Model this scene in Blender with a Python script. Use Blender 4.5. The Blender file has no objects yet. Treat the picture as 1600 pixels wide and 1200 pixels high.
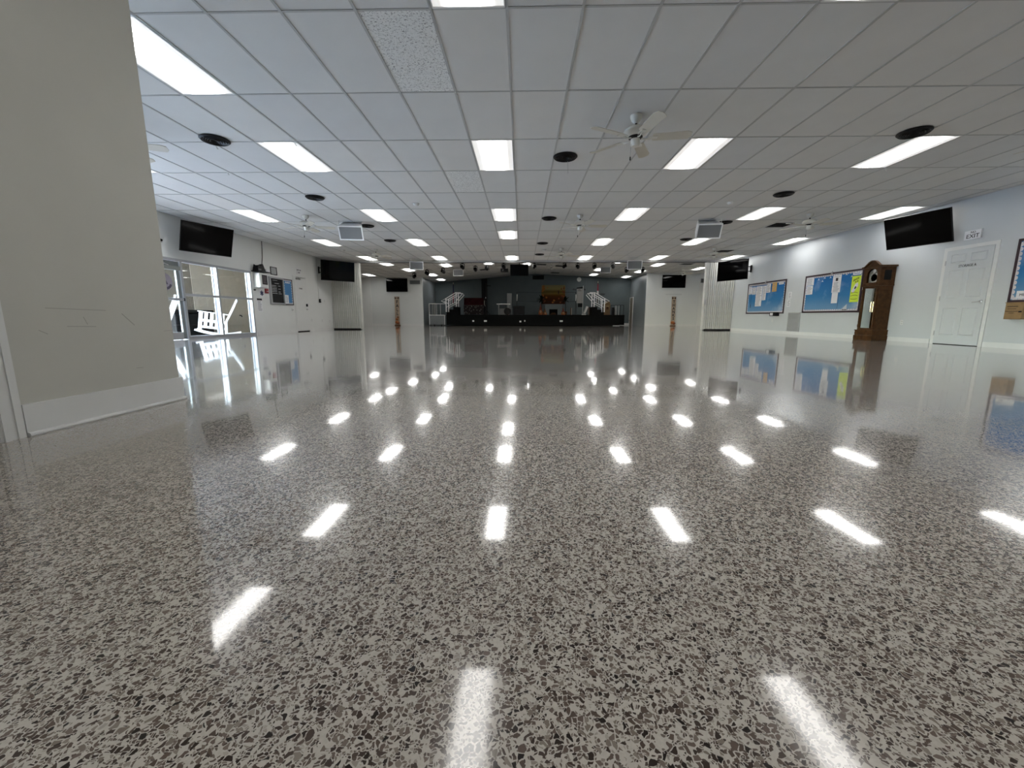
import bpy, bmesh, math, random
from mathutils import Vector, Matrix
random.seed(7)
SC = bpy.context.scene
COL = SC.collection
pi = math.pi
R = math.radians
# ------------------------------------------------------------------ camera
CZ = 0.584
pitch, yaw, roll = 0.1638, -0.0242, 0.0013
cp, sp, cy_, sy_ = math.cos(pitch), math.sin(pitch), math.cos(yaw), math.sin(yaw)
F = Vector((sy_*cp, cy_*cp, -sp)); Rt = Vector((cy_, -sy_, 0)); U = Rt.cross(F)
r2 = Rt*math.cos(roll)+U*math.sin(roll); u2 = -Rt*math.sin(roll)+U*math.cos(roll)
cam_d = bpy.data.cameras.new('camera'); cam = bpy.data.objects.new('camera', cam_d); COL.objects.link(cam)
cam.matrix_world = Matrix(((r2.x, u2.x, -F.x, 0), (r2.y, u2.y, -F.y, 0), (r2.z, u2.z, -F.z, CZ), (0, 0, 0, 1)))
cam_d.sensor_fit = 'HORIZONTAL'; cam_d.sensor_width = 36; cam_d.lens = 635.86*36/1600
cam_d.clip_start = 0.02; cam_d.clip_end = 200
SC.camera = cam
# ------------------------------------------------------------------ world, exposure
W = bpy.data.worlds.new('world'); SC.world = W; W.use_nodes = True
nt = W.node_tree; bg = nt.nodes['Background']
sky = nt.nodes.new('ShaderNodeTexSky'); sky.sky_type = 'NISHITA'; sky.sun_disc = False
sky.sun_elevation = R(50); sky.sun_rotation = R(200); sky.altitude = 10
nt.links.new(sky.outputs[0], bg.inputs[0]); bg.inputs[1].default_value = 3.9
SC.view_settings.view_transform = 'Standard'; SC.view_settings.look = 'None'
SC.view_settings.exposure = 0.6; SC.view_settings.gamma = 1; SC.view_settings.use_curve_mapping = False
LAMP = 10.2          # radiance of the lamp band in the ceiling lights
# ------------------------------------------------------------------ materials
MATS = {}
def P(name, col, rough=.5, metal=0, spec=.5, var=0, scale=8, bump=0, bscale=60, emis=None, estr=0):
    if name in MATS: return MATS[name]
    m = bpy.data.materials.new(name); m.use_nodes = True; n = m.node_tree.nodes; l = m.node_tree.links
    b = n['Principled BSDF']; b.inputs['Base Color'].default_value = (*col, 1)
    b.inputs['Roughness'].default_value = rough; b.inputs['Metallic'].default_value = metal
    b.inputs['Specular IOR Level'].default_value = spec
    if var or bump:
        tc = n.new('ShaderNodeTexCoord')
    if var:
        t = n.new('ShaderNodeTexNoise'); t.inputs['Scale'].default_value = scale; t.inputs['Detail'].default_value = 4
        l.new(tc.outputs['Object'], t.inputs['Vector'])
        r = n.new('ShaderNodeMapRange'); r.inputs['From Min'].default_value = .3; r.inputs['From Max'].default_value = .7
        r.inputs['To Min'].default_value = 1-var; r.inputs['To Max'].default_value = 1+var
        l.new(t.outputs[0], r.inputs['Value'])
        mx = n.new('ShaderNodeMix'); mx.data_type = 'RGBA'; mx.blend_type = 'MULTIPLY'; mx.inputs[0].default_value = 1
        mx.inputs[6].default_value = (*col, 1); l.new(r.outputs[0], mx.inputs[7]); l.new(mx.outputs[2], b.inputs['Base Color'])
    if bump:
        t2 = n.new('ShaderNodeTexNoise'); t2.inputs['Scale'].default_value = bscale; l.new(tc.outputs['Object'], t2.inputs['Vector'])
        bp = n.new('ShaderNodeBump'); bp.inputs['Strength'].default_value = bump; bp.inputs['Distance'].default_value = .004
        l.new(t2.outputs[0], bp.inputs['Height']); l.new(bp.outputs[0], b.inputs['Normal'])
    if emis:
        b.inputs['Emission Color'].default_value = (*emis, 1); b.inputs['Emission Strength'].default_value = estr
    MATS[name] = m
    return m
wall_m = P('wall_paint', (.70, .71, .695), .40, spec=.4, var=.02, scale=1.5, bump=.04, bscale=220)
near_m = P('cream_wall_paint', (.52, .515, .47), .5, spec=.3, var=.025, scale=3, bump=.05, bscale=200)
white_m = P('white_trim', (.69, .695, .685), .4, var=.02)
grey_wall = P('grey_wall_paint', (.66, .68, .67), .42, spec=.4, var=.02, scale=1)
slate_m = P('slate_wall_paint', (.098, .120, .126), .5, spec=.2, var=.05, scale=2)
alu = P('grey_aluminium', (.36, .37, .385), .45, metal=.35, var=.03)
dk_alu = P('dark_aluminium', (.17, .19, .19), .5, metal=.3)
blackp = P('black_plastic', (.006, .006, .007), .4, spec=.15, var=.1)
screen_m = P('tv_screen', (.0012, .0012, .0015), .05, spec=.12)
blackm = P('black_metal', (.009, .009, .010), .45, spec=.2, var=.1)
tee_m = P('tee_bar', (.46, .465, .465), .5)
tile_m = P('ceiling_tile', (.70, .705, .705), .9, spec=.1, var=.02, scale=2.5, bump=.05, bscale=260)
tile_m2 = P('ceiling_tile_grey', (.675, .68, .685), .9, spec=.1, var=.02, scale=2.5, bump=.05, bscale=260)
tile_m3 = P('ceiling_tile_warm', (.71, .705, .695), .9, spec=.1, var=.02, scale=2.5, bump=.05, bscale=260)
plenum_m = P('plenum', (.30, .30, .30), .9)
fan_m = P('fan_white', (.66, .65, .60), .35, var=.02)
blade_m = P('fan_blade_cream', (.60, .57, .50), .45, var=.03, scale=5)
spk_m = P('speaker_white', (.84, .845, .85), .45)
grille_m = P('grille_grey', (.18, .185, .19), .6, var=.12, scale=300, bump=.3, bscale=400)
accord_m = P('partition_vinyl', (.58, .58, .545), .5, var=.05, scale=6)
wood_d = P('dark_walnut', (.062, .027, .008), .4, spec=.2, var=.35, scale=14)
wood_m = P('oak_brown', (.20, .10, .035), .45, var=.25, scale=12)
brass = P('brass', (.80, .68, .42), .22, metal=1)
chrome = P('brushed_steel', (.5, .5, .51), .3, metal=1)
paper = P('white_paper', (.74, .74, .76), .7, var=.03)
ink = P('black_ink', (.015, .012, .016), .6)
greyink = P('grey_print', (.28, .28, .31), .7)
maroon_frame = P('maroon_frame', (.028, .010, .017), .4, var=.2)
border_m = P('scalloped_border', (.58, .56, .58), .6, var=.2, scale=60)
stage_blk = P('stage_black', (.004, .004, .0045), .7, spec=.06, var=.3)
cone = P('concrete_slab', (.42, .41, .38), .8, var=.1)
stucco = P('beige_stucco', (.60, .54, .46), .9, var=.04, bump=.3, bscale=90)
stucco_shade = P('shaded_stucco', (.26, .23, .19), .9, var=.04, bump=.3, bscale=90)  # stucco with the shadow of the set-back porch stretch put into its colour
chair_w = P('white_chair_paint', (.86, .86, .85), .35, var=.02)
orange_m = P('orange_glaze', (.30, .085, .018), .5, var=.3, scale=20)
red_m = P('alarm_red', (.30, .03, .035), .4)
leaf_m = P('dark_leaf', (.006, .010, .006), .8, spec=.05, var=.4, scale=10)

def gradmat(name, stops, axis, lo, hi, rough=.6, var=0, clouds=False):
    m = bpy.data.materials.new(name); m.use_nodes = True; n = m.node_tree.nodes; l = m.node_tree.links
    b = n['Principled BSDF']; b.inputs['Roughness'].default_value = rough; b.inputs['Specular IOR Level'].default_value = .15
    tc = n.new('ShaderNodeTexCoord'); s = n.new('ShaderNodeSeparateXYZ'); l.new(tc.outputs['Object'], s.inputs[0])
    mr = n.new('ShaderNodeMapRange'); mr.inputs['From Min'].default_value = lo; mr.inputs['From Max'].default_value = hi
    l.new(s.outputs[axis], mr.inputs['Value'])
    cr = n.new('ShaderNodeValToRGB'); e = cr.color_ramp.elements
    while len(e) < len(stops): e.new(.5)
    for i, (p, c) in enumerate(stops): e[i].position = p; e[i].color = (*c, 1)
    l.new(mr.outputs[0], cr.inputs[0])
    out = cr.outputs[0]
    if clouds:
        t = n.new('ShaderNodeTexNoise'); t.inputs['Scale'].default_value = clouds; t.inputs['Detail'].default_value = 5
        l.new(tc.outputs['Object'], t.inputs['Vector'])
        r = n.new('ShaderNodeMapRange'); r.inputs['From Min'].default_value = .52; r.inputs['From Max'].default_value = .8
        r.inputs['To Max'].default_value = .5
        l.new(t.outputs[0], r.inputs['Value'])
        mx = n.new('ShaderNodeMix'); mx.data_type = 'RGBA'; l.new(r.outputs[0], mx.inputs[0])
        l.new(out, mx.inputs[6]); mx.inputs[7].default_value = (.6, .65, .72, 1); out = mx.outputs[2]
    l.new(out, b.inputs['Base Color']); return m
sea_m = gradmat('sky_blue_backing', [(0, (.17, .30, .46)), (.42, (.040, .19, .40)), (1, (.010, .125, .37))], 'Z', 0, 1.18, clouds=1.6)

def terrazzo():
    m = bpy.data.materials.new('terrazzo'); m.use_nodes = True; n = m.node_tree.nodes; l = m.node_tree.links
    b = n['Principled BSDF']; tc = n.new('ShaderNodeTexCoord')
    def math_(op, a, c=None, clamp=False):
        x = n.new('ShaderNodeMath'); x.operation = op; x.use_clamp = clamp
        for i, v in enumerate((a, c)):
            if v is None: continue
            if isinstance(v, (int, float)): x.inputs[i].default_value = v
            else: l.new(v, x.inputs[i])
        return x.outputs[0]
    def mix(f, a, c):
        x = n.new('ShaderNodeMix'); x.data_type = 'RGBA'; l.new(f, x.inputs[0])
        for i, v in ((6, a), (7, c)):
            if isinstance(v, tuple): x.inputs[i].default_value = (*v, 1)
            else: l.new(v, x.inputs[i])
        return x.outputs[2]
    wob = n.new('ShaderNodeTexNoise'); wob.inputs['Scale'].default_value = 45; l.new(tc.outputs['Object'], wob.inputs['Vector'])
    sc = n.new('ShaderNodeVectorMath'); sc.operation = 'SCALE'; sc.inputs['Scale'].default_value = .016; l.new(wob.outputs['Color'], sc.inputs[0])
    ad = n.new('ShaderNodeVectorMath'); ad.operation = 'ADD'; l.new(tc.outputs['Object'], ad.inputs[0]); l.new(sc.outputs[0], ad.inputs[1])
    def layer(scale, thr, keep, ramp):
        v1 = n.new('ShaderNodeTexVoronoi'); v1.voronoi_dimensions = '2D'; v1.inputs['Scale'].default_value = scale; l.new(ad.outputs[0], v1.inputs['Vector'])
        v2 = n.new('ShaderNodeTexVoronoi'); v2.voronoi_dimensions = '2D'; v2.feature = 'DISTANCE_TO_EDGE'; v2.inputs['Scale'].default_value = scale; l.new(ad.outputs[0], v2.inputs['Vector'])
        s = n.new('ShaderNodeSeparateColor'); l.new(v1.outputs['Color'], s.inputs[0])
        cr = n.new('ShaderNodeValToRGB'); e = cr.color_ramp.elements; cr.color_ramp.interpolation = 'LINEAR'
        while len(e) < len(ramp): e.new(.5)
        for i, (p, c) in enumerate(ramp): e[i].position = p; e[i].color = (*c, 1)
        l.new(s.outputs[0], cr.inputs[0])
        size = math_('MULTIPLY_ADD', s.outputs[2], .16); 
        size.node.inputs[2].default_value = thr
        a = math_('GREATER_THAN', v2.outputs['Distance'], size)
        k = math_('LESS_THAN', s.outputs[1], keep)
        return cr.outputs[0], math_('MULTIPLY', a, k)
    big = [(0, (.018, .014, .013)), (.18, (.05, .036, .03)), (.45, (.10, .075, .062)), (.75, (.17, .135, .115)), (.95, (.26, .23, .20)), (1, (.55, .52, .48))]
    c1, f1 = layer(120, .05, .52, big)
    small = [(0, (.04, .03, .026)), (.4, (.12, .095, .08)), (.8, (.21, .18, .155)), (1, (.40, .37, .33))]
    c2, f2 = layer(215, .06, .55, small)
    big_n = n.new('ShaderNodeTexNoise'); big_n.inputs['Scale'].default_value = 1.1; big_n.inputs['Detail'].default_value = 5; l.new(tc.outputs['Object'], big_n.inputs['Vector'])
    fine = n.new('ShaderNodeTexNoise'); fine.inputs['Scale'].default_value = 160; l.new(tc.outputs['Object'], fine.inputs['Vector'])
    mat = mix(fine.outputs[0], (.43, .405, .365), (.60, .57, .525))
    c = mix(f2, mat, c2); c = mix(f1, c, c1)
    tint = mix(big_n.outputs[0], (.84, .80, .765), (1.14, 1.14, 1.13))
    mm = n.new('ShaderNodeMix'); mm.data_type = 'RGBA'; mm.blend_type = 'MULTIPLY'; mm.inputs[0].default_value = 1
    l.new(c, mm.inputs[6]); l.new(tint, mm.inputs[7]); l.new(mm.outputs[2], b.inputs['Base Color'])
    rr = n.new('ShaderNodeMapRange'); rr.inputs['To Min'].default_value = .13; rr.inputs['To Max'].default_value = .22
    rr.inputs['From Min'].default_value = .3; rr.inputs['From Max'].default_value = .7; l.new(fine.outputs[0], rr.inputs['Value'])
    l.new(rr.outputs[0], b.inputs['Roughness']); b.inputs['IOR'].default_value = 1.5
    b.inputs['Coat Weight'].default_value = 1; b.inputs['Specular IOR Level'].default_value = .1; b.inputs['Coat Roughness'].default_value = .05; b.inputs['Coat IOR'].default_value = 1.38
    wv = n.new('ShaderNodeTexNoise'); wv.inputs['Scale'].default_value = 2.6; wv.inputs['Detail'].default_value = 2; l.new(tc.outputs['Object'], wv.inputs['Vector'])
    bp = n.new('ShaderNodeBump'); bp.inputs['Strength'].default_value = .5; bp.inputs['Distance'].default_value = .0014
    l.new(wv.outputs[0], bp.inputs['Height']); l.new(bp.outputs[0], b.inputs['Coat Normal'])
    bp2 = n.new('ShaderNodeBump'); bp2.inputs['Strength'].default_value = .12; bp2.inputs['Distance'].default_value = .001
    l.new(fine.outputs[0], bp2.inputs['Height']); l.new(bp2.outputs[0], b.inputs['Normal'])
    return m
def fissured():
    m = bpy.data.materials.new('fissured_tile'); m.use_nodes = True; n = m.node_tree.nodes; l = m.node_tree.links
    b = n['Principled BSDF']; b.inputs['Roughness'].default_value = .95
    tc = n.new('ShaderNodeTexCoord'); mp = n.new('ShaderNodeMapping'); mp.inputs['Scale'].default_value = (1, 1.3, 1); l.new(tc.outputs['Object'], mp.inputs[0])
    t = n.new('ShaderNodeTexNoise'); t.inputs['Scale'].default_value = 55; t.inputs['Detail'].default_value = 3; t.inputs['Distortion'].default_value = 1.2; l.new(mp.outputs[0], t.inputs['Vector'])
    cr = n.new('ShaderNodeValToRGB'); cr.color_ramp.elements[0].position = .36; cr.color_ramp.elements[0].color = (.30, .30, .30, 1)
    cr.color_ramp.elements[1].position = .45; cr.color_ramp.elements[1].color = (.82, .825, .82, 1); l.new(t.outputs[0], cr.inputs[0]); l.new(cr.outputs[0], b.inputs['Base Color'])
    bp = n.new('ShaderNodeBump'); bp.inputs['Strength'].default_value = .6; bp.inputs['Distance'].default_value = .004; l.new(cr.outputs[0], bp.inputs['Height']); l.new(bp.outputs[0], b.inputs['Normal'])
    return m
fiss_m = fissured()
def diffuser():
    m = bpy.data.materials.new('lamp_diffuser'); m.use_nodes = True; n = m.node_tree.nodes; l = m.node_tree.links
    b = n['Principled BSDF']; b.inputs['Base Color'].default_value = (.8, .8, .8, 1); b.inputs['Roughness'].default_value = .4
    tc = n.new('ShaderNodeTexCoord'); s = n.new('ShaderNodeSeparateXYZ'); l.new(tc.outputs['Object'], s.inputs[0])
    a = n.new('ShaderNodeMath'); a.operation = 'ABSOLUTE'; l.new(s.outputs['X'], a.inputs[0])
    r = n.new('ShaderNodeMapRange'); r.interpolation_type = 'SMOOTHERSTEP'
    r.inputs['From Min'].default_value = .075; r.inputs['From Max'].default_value = .23; r.inputs['To Min'].default_value = LAMP; r.inputs['To Max'].default_value = .40
    l.new(a.outputs[0], r.inputs['Value']); l.new(r.outputs[0], b.inputs['Emission Strength'])
    b.inputs['Emission Color'].default_value = (1, .985, .955, 1)
    return m
diff_m = diffuser()
def glassmat():
    m = bpy.data.materials.new('clear_glass'); m.use_nodes = True; n = m.node_tree.nodes; l = m.node_tree.links
    n.remove(n['Principled BSDF']); o = n['Material Output']
    t = n.new('ShaderNodeBsdfTransparent'); t.inputs[0].default_value = (.95, .97, .96, 1); g = n.new('ShaderNodeBsdfGlossy'); g.inputs['Roughness'].default_value = .01
    f = n.new('ShaderNodeFresnel'); ge = n.new('ShaderNodeNewGeometry'); mr = n.new('ShaderNodeMapRange')
    mr.inputs['To Min'].default_value = 1.5; mr.inputs['To Max'].default_value = 1/1.5; l.new(ge.outputs['Backfacing'], mr.inputs['Value']); l.new(mr.outputs[0], f.inputs[0]); mx = n.new('ShaderNodeMixShader')
    l.new(f.outputs[0], mx.inputs[0]); l.new(t.outputs[0], mx.inputs[1]); l.new(g.outputs[0], mx.inputs[2]); l.new(mx.outputs[0], o.inputs[0])
    return m
glass_m = glassmat()
# ------------------------------------------------------------------ mesh helpers
class MB:
    def __init__(s): s.v = []; s.f = []
    def add(s, vs, fs, M=None):
        k = len(s.v)
        s.v += [tuple(M @ Vector(v)) if M is not None else tuple(v) for v in vs]
        s.f += [tuple(i+k for i in f) for f in fs]; return s
    def box(s, x0, x1, y0, y1, z0, z1, M=None):
        x0, x1 = min(x0, x1), max(x0, x1); y0, y1 = min(y0, y1), max(y0, y1); z0, z1 = min(z0, z1), max(z0, z1)
        return s.add([(x0, y0, z0), (x1, y0, z0), (x1, y1, z0), (x0, y1, z0), (x0, y0, z1), (x1, y0, z1), (x1, y1, z1), (x0, y1, z1)],
                     [(3, 2, 1, 0), (4, 5, 6, 7), (0, 1, 5, 4), (1, 2, 6, 5), (2, 3, 7, 6), (3, 0, 4, 7)], M)
    def bar(s, a, b, w, h=None, up=(0, 0, 1)):
        a = Vector(a); b = Vector(b); d = (b-a); L = d.length; d.normalize(); h = h or w
        u = Vector(up)
        if abs(u.dot(d)) > .98: u = Vector((0, 1, 0))
        x = d.cross(u).normalized(); z = x.cross(d)
        M = Matrix((x, d, z)).transposed().to_4x4(); M.translation = a
        return s.box(-w/2, w/2, 0, L, -h/2, h/2, M)
    def tube(s, pts, r, n=8, cap=True):
        pts = [Vector(p) for p in pts]; k = len(s.v); m = len(pts)
        for i, p in enumerate(pts):
            d = (pts[min(i+1, m-1)]-pts[max(i-1, 0)]).normalized()
            u = Vector((0, 0, 1)) if abs(d.z) < .9 else Vector((1, 0, 0))
            x = d.cross(u).normalized(); y = x.cross(d)
            rr = r[i] if isinstance(r, (list, tuple)) else r
            for j in range(n):
                a = 2*pi*j/n; s.v.append(tuple(p+x*rr*math.cos(a)+y*rr*math.sin(a)))
        for i in range(m-1):
            for j in range(n):
                j2 = (j+1) % n; s.f.append((k+i*n+j, k+i*n+j2, k+(i+1)*n+j2, k+(i+1)*n+j))
        if cap: s.f += [tuple(k+j for j in range(n))[::-1], tuple(k+(m-1)*n+j for j in range(n))]
        return s
    def lathe(s, prof, n=24, M=None):
        vs = []; fs = []
        for r, z in prof:
            for j in range(n): a = 2*pi*j/n; vs.append((r*math.cos(a), r*math.sin(a), z))
        for i in range(len(prof)-1):
            for j in range(n):
                j2 = (j+1) % n; fs.append((i*n+j, i*n+j2, (i+1)*n+j2, (i+1)*n+j))
        fs += [tuple(range(n))[::-1], tuple((len(prof)-1)*n+j for j in range(n))]
        return s.add(vs, fs, M)
    def prism(s, pts, y0, y1, M=None):      # outline in x,z extruded along y
        n = len(pts)
        vs = [(x, y0, z) for x, z in pts]+[(x, y1, z) for x, z in pts]
        fs = [tuple(range(n)), tuple(range(n, 2*n))[::-1]]+[(i, n+i, n+(i+1) % n, (i+1) % n) for i in range(n)]
        return s.add(vs, fs, M)
    def ball(s, c, r, n=12, m=8, sz=1):
        return s.lathe([(max(1e-4, r*math.sin(pi*i/m)), -r*math.cos(pi*i/m)*sz) for i in range(m+1)], n, Matrix.Translation(c))
    def mesh(s, name, mat, smooth=False, bevel=0):
        me = bpy.data.meshes.new(name); me.from_pydata(s.v, [], s.f)
        bm = bmesh.new(); bm.from_mesh(me); bmesh.ops.recalc_face_normals(bm, faces=bm.faces)
        if bevel: bmesh.ops.bevel(bm, geom=list(bm.edges), offset=bevel, segments=1, affect='EDGES', clamp_overlap=True)
        bm.to_mesh(me); bm.free()
        me.materials.append(mat)
        if smooth:
            me.polygons.foreach_set('use_smooth', [True]*len(me.polygons))
            me.set_sharp_from_angle(angle=R(40))
        return me
    def build(s, name, mat, parent=None, smooth=False, bevel=0, loc=None):
        return link(name, s.mesh(name, mat, smooth, bevel), parent, loc)
def link(name, me, parent=None, loc=None):
    o = bpy.data.objects.new(name, me); COL.objects.link(o)
    if parent: o.parent = parent
    if loc: o.location = loc
    return o
def tag(o, label, cat, group=None):
    o['label'] = label; o['category'] = cat
    if group: o['group'] = group
    return o
def thing(name, label, cat, loc=(0, 0, 0), rz=0, group=None):
    o = bpy.data.objects.new(name, None); COL.objects.link(o); o.empty_display_size = .1
    o.location = loc; o.rotation_euler = (0, 0, rz); return tag(o, label, cat, group)
def struct(name, mb, mat, smooth=False):
    o = mb.build(name, mat, None, smooth); o['kind'] = 'structure'; return o
def sroot(name, loc=(0, 0, 0), rz=0):
    o = bpy.data.objects.new(name, None); COL.objects.link(o); o.location = loc; o.rotation_euler = (0, 0, rz); o['kind'] = 'structure'; return o
def bx(name, mat, parent, *b, bevel=0): return MB().box(*b).build(name, mat, parent, bevel=bevel)
def stuff(o): o['kind'] = 'stuff'; return o
def copy_tree(o, parent=None):
    c = o.copy(); COL.objects.link(c); c.parent = parent
    for ch in list(o.children): copy_tree(ch, c)
    return c
def text(name, s, size, mat, parent, loc, depth=.002, align='CENTER', sx=1, shear=0, spacing=1, bold=0):
    cu = bpy.data.curves.new(name, 'FONT'); cu.body = s; cu.size = size; cu.extrude = depth; cu.align_x = align; cu.align_y = 'CENTER'; cu.resolution_u = 2; cu.shear = shear; cu.space_character = spacing; cu.offset = bold
    t = bpy.data.objects.new(name, cu); COL.objects.link(t); bpy.context.view_layer.update()
    me = bpy.data.meshes.new_from_object(t.evaluated_get(bpy.context.evaluated_depsgraph_get()))
    bpy.data.objects.remove(t); bpy.data.curves.remove(cu)
    me.transform(Matrix.Rotation(pi/2, 4, 'X') @ Matrix.Diagonal((sx, 1, 1, 1))); me.materials.clear(); me.materials.append(mat)
    return link(name, me, parent, loc)
def lines(mb, x0, x1, z0, z1, n, y, h=None, seed=0):         # rows of print too small to read
    rr = random.Random(seed); dz = (z1-z0)/n; h = h or dz*.4
    for i in range(n):
        z = z1-(i+.5)*dz; a = x0+rr.random()*.1*(x1-x0); b = x1-rr.random()*.35*(x1-x0)
        mb.box(a, b, y-.001, y, z-h/2, z+h/2)
    return mb
RW, LW = 9.247, -8.544            # side walls
YH, YB = 18.5, 31.0               # partition line, stage back wall
ZC = 3.011
def rwall(y, z): return (RW, y, z), -pi/2
def lwall(y, z): return (LW, y, z), pi/2
def bwall(x, Y, z): return (x, Y, z), 0
# ------------------------------------------------------------------ setting
def zback(x):
    xs = [-13, -6.5, .9, 8, 13]; zs = [3.07, 3.08, 3.70, 3.33, 3.30]
    for i in range(4):
        if x <= xs[i+1]: return zs[i]+(zs[i+1]-zs[i])*(x-xs[i])/(xs[i+1]-xs[i])
    return zs[-1]
struct('floor', MB().box(-13, 13, -5.2, 31.4, -.15, 0), terrazzo())
struct('wall_right', MB().box(RW, RW+.15, -5.2, YH+.1, 0, 3.2), P('daylit_wall_paint', (.54, .565, .58), .40, spec=.4, var=.02, scale=1.5, bump=.04, bscale=220))  # cool daylight tint mixed into the right wall's paint colour
struct('wall_left', MB().box(LW-.15, LW, -5.2, 1.0, 0, 3.2).box(LW-.15, LW, 13.0, YH+.1, 0, 3.2).box(LW-.15, LW, 1.0, 13.0, 1.99, 3.2), wall_m)
struct('wall_front', MB().box(LW-.15, RW+.15, -5.2, -5.05, 0, 3.2), wall_m)
SCUFFS = [(2.05, .625, 2.355, .617, .004), (2.448, .600, 2.52, .529, .006), (2.137, .530, 2.286, .526, .004), (2.226, .58, 2.243, .538, .004), (2.004, .514, 2.042, .493, .004), (2.49, .262, 2.538, .260, .004), (2.725, .486, 2.79, .488, .003)]
# near wall end on the left, with a cased doorway behind it
struct('wall_near', MB().box(-2.62, -2.43, 1.765, 2.795, 0, ZC).box(-2.62, -2.43, -1.2, .80, 0, ZC).box(-2.62, -2.43, .80, 1.765, 2.06, ZC), near_m)
b = MB().box(-2.43, -2.416, 1.868, 2.795, 0, .158).box(-2.62, -2.416, 2.795, 2.809, 0, .158)
struct('baseboard_near', b, white_m)
wn = bpy.data.objects['wall_near']; scf = P('scuff_grey', (.36, .355, .32), .6)
for y0, z0, y1, z1, wd in SCUFFS: MB().bar((-2.4298, y0, z0), (-2.4298, y1, z1), .0006, wd, (0, 0, 1)).build('scuff_mark', scf, wn)
t = MB()
t.tube([(-2.413, 1.868, .008), (-2.413, 2.812, .008)], .013, 8); struct('trim_2', t, white_m, True)
t = MB()
for (a, c, o) in ((1.765, 1.865, .012), (1.775, 1.80, .022), (1.83, 1.858, .018)): t.box(-2.43, -2.43+o, a, c, 0, 2.16)
t.box(-2.43, -2.418, .70, 1.765, 2.06, 2.16).box(-2.43, -2.418, .70, .80, 0, 2.16).box(-2.6, -2.45, 1.745, 1.765, 0, 2.06)
struct('trim_3', t, white_m)
dr = sroot('door_2'); bx('slab', white_m, dr, -2.56, -2.52, .81, 1.745, .01, 2.05)
# back hall walls
struct('wall_alcove_left', MB().box(-9.88, -6.5, 27, 27.15, 0, 3.2), grey_wall)
struct('wall_alcove_right', MB().box(8.0, 11.33, 27, 27.15, 0, 3.5), grey_wall)
struct('wall_pier_left', MB().box(-12.5, -9.88, 26.98, 27.15, 0, 3.2), wall_m)
struct('wall_pier_right', MB().box(11.33, 12.7, 26.98, 27.15, 0, 3.5), wall_m)
struct('wall_hall_left', MB().box(-12.65, -12.5, YH+.1, 27.15, 0, 3.3), wall_m)
struct('wall_hall_right', MB().box(12.5, 12.65, YH+.1, 27.15, 0, 3.5), wall_m)
struct('wall_stage_left', MB().box(-6.65, -6.5, 27.15, YB, 0, 3.3), P('stage_side_paint', (.16, .18, .19), .36, spec=.5, var=.03))
struct('wall_stage_right', MB().box(8.0, 8.15, 27.15, YB, 0, 3.5), MATS['stage_side_paint'])
wb = MB().prism([(-6.65, 0), (8.15, 0), (8.15, 3.35), (.9, 3.74), (-6.65, 3.10)], YB, YB+.15)
wb = struct('wall_back', wb, slate_m)
for i, (x0, x1) in enumerate(((-6.5, -3.05), (-3.05, -.6), (-.6, 1.2), (1.2, 3.55), (3.55, 4.75), (4.75, 8.0))):   # wide wall panels with open joints
    p = MB().prism([(x0+.006, .75), (x1-.006, .75), (x1-.006, zback(x1)-.02), (x0+.006, zback(x0)-.02)] if not (x0 < .9 < x1) else
                   [(x0+.006, .75), (x1-.006, .75), (x1-.006, zback(x1)-.02), (.9, 3.68), (x0+.006, zback(x0)-.02)], YB-.012, YB)
    p.build('panel', slate_m, wb)
struct('wall_header', MB().box(-12.65, 12.65, YH+.02, YH+.16, ZC+.015, 3.8).box(-12.65, LW-.15, YH+.02, YH+.16, 0, 3.1).box(RW+.15, 12.65, YH+.02, YH+.16, 0, 3.1), wall_m)
tr = struct('trim_1', MB().box(LW, RW, YH-.05, YH+.10, 2.945, 3.006), P('header_grey', (.42, .42, .41), .5))
bx('track', P('track_dark', (.05, .05, .05), .5), tr, LW, RW, YH-.03, YH+.06, 2.92, 2.945)
# baseboards
bb = lambda n, *b: struct(n, MB().box(*b), white_m)
bb('baseboard_right', RW-.014, RW, -5, 8.42, 0, .10); bb('baseboard_right_far', RW-.014, RW, 9.50, YH-.1, 0, .10)
bb('baseboard_left', LW, LW+.014, 13.06, 15.30, 0, .10); bb('baseboard_left_far', LW, LW+.014, 16.40, YH-.1, 0, .10)
bb('baseboard_alcove_left', -9.88, -6.5, 26.985, 27, 0, .12); bb('baseboard_alcove_right', 8.0, 11.33, 26.985, 27, 0, .12)
bb('baseboard_pier_left', -12.5, -9.88, 26.965, 26.98, 0, .12); bb('baseboard_pier_right', 11.33, 12.5, 26.965, 26.98, 0, .12)
bb('baseboard_stage', 6.7, 8.0, YB-.027, YB-.012, 0, .12)
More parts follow.
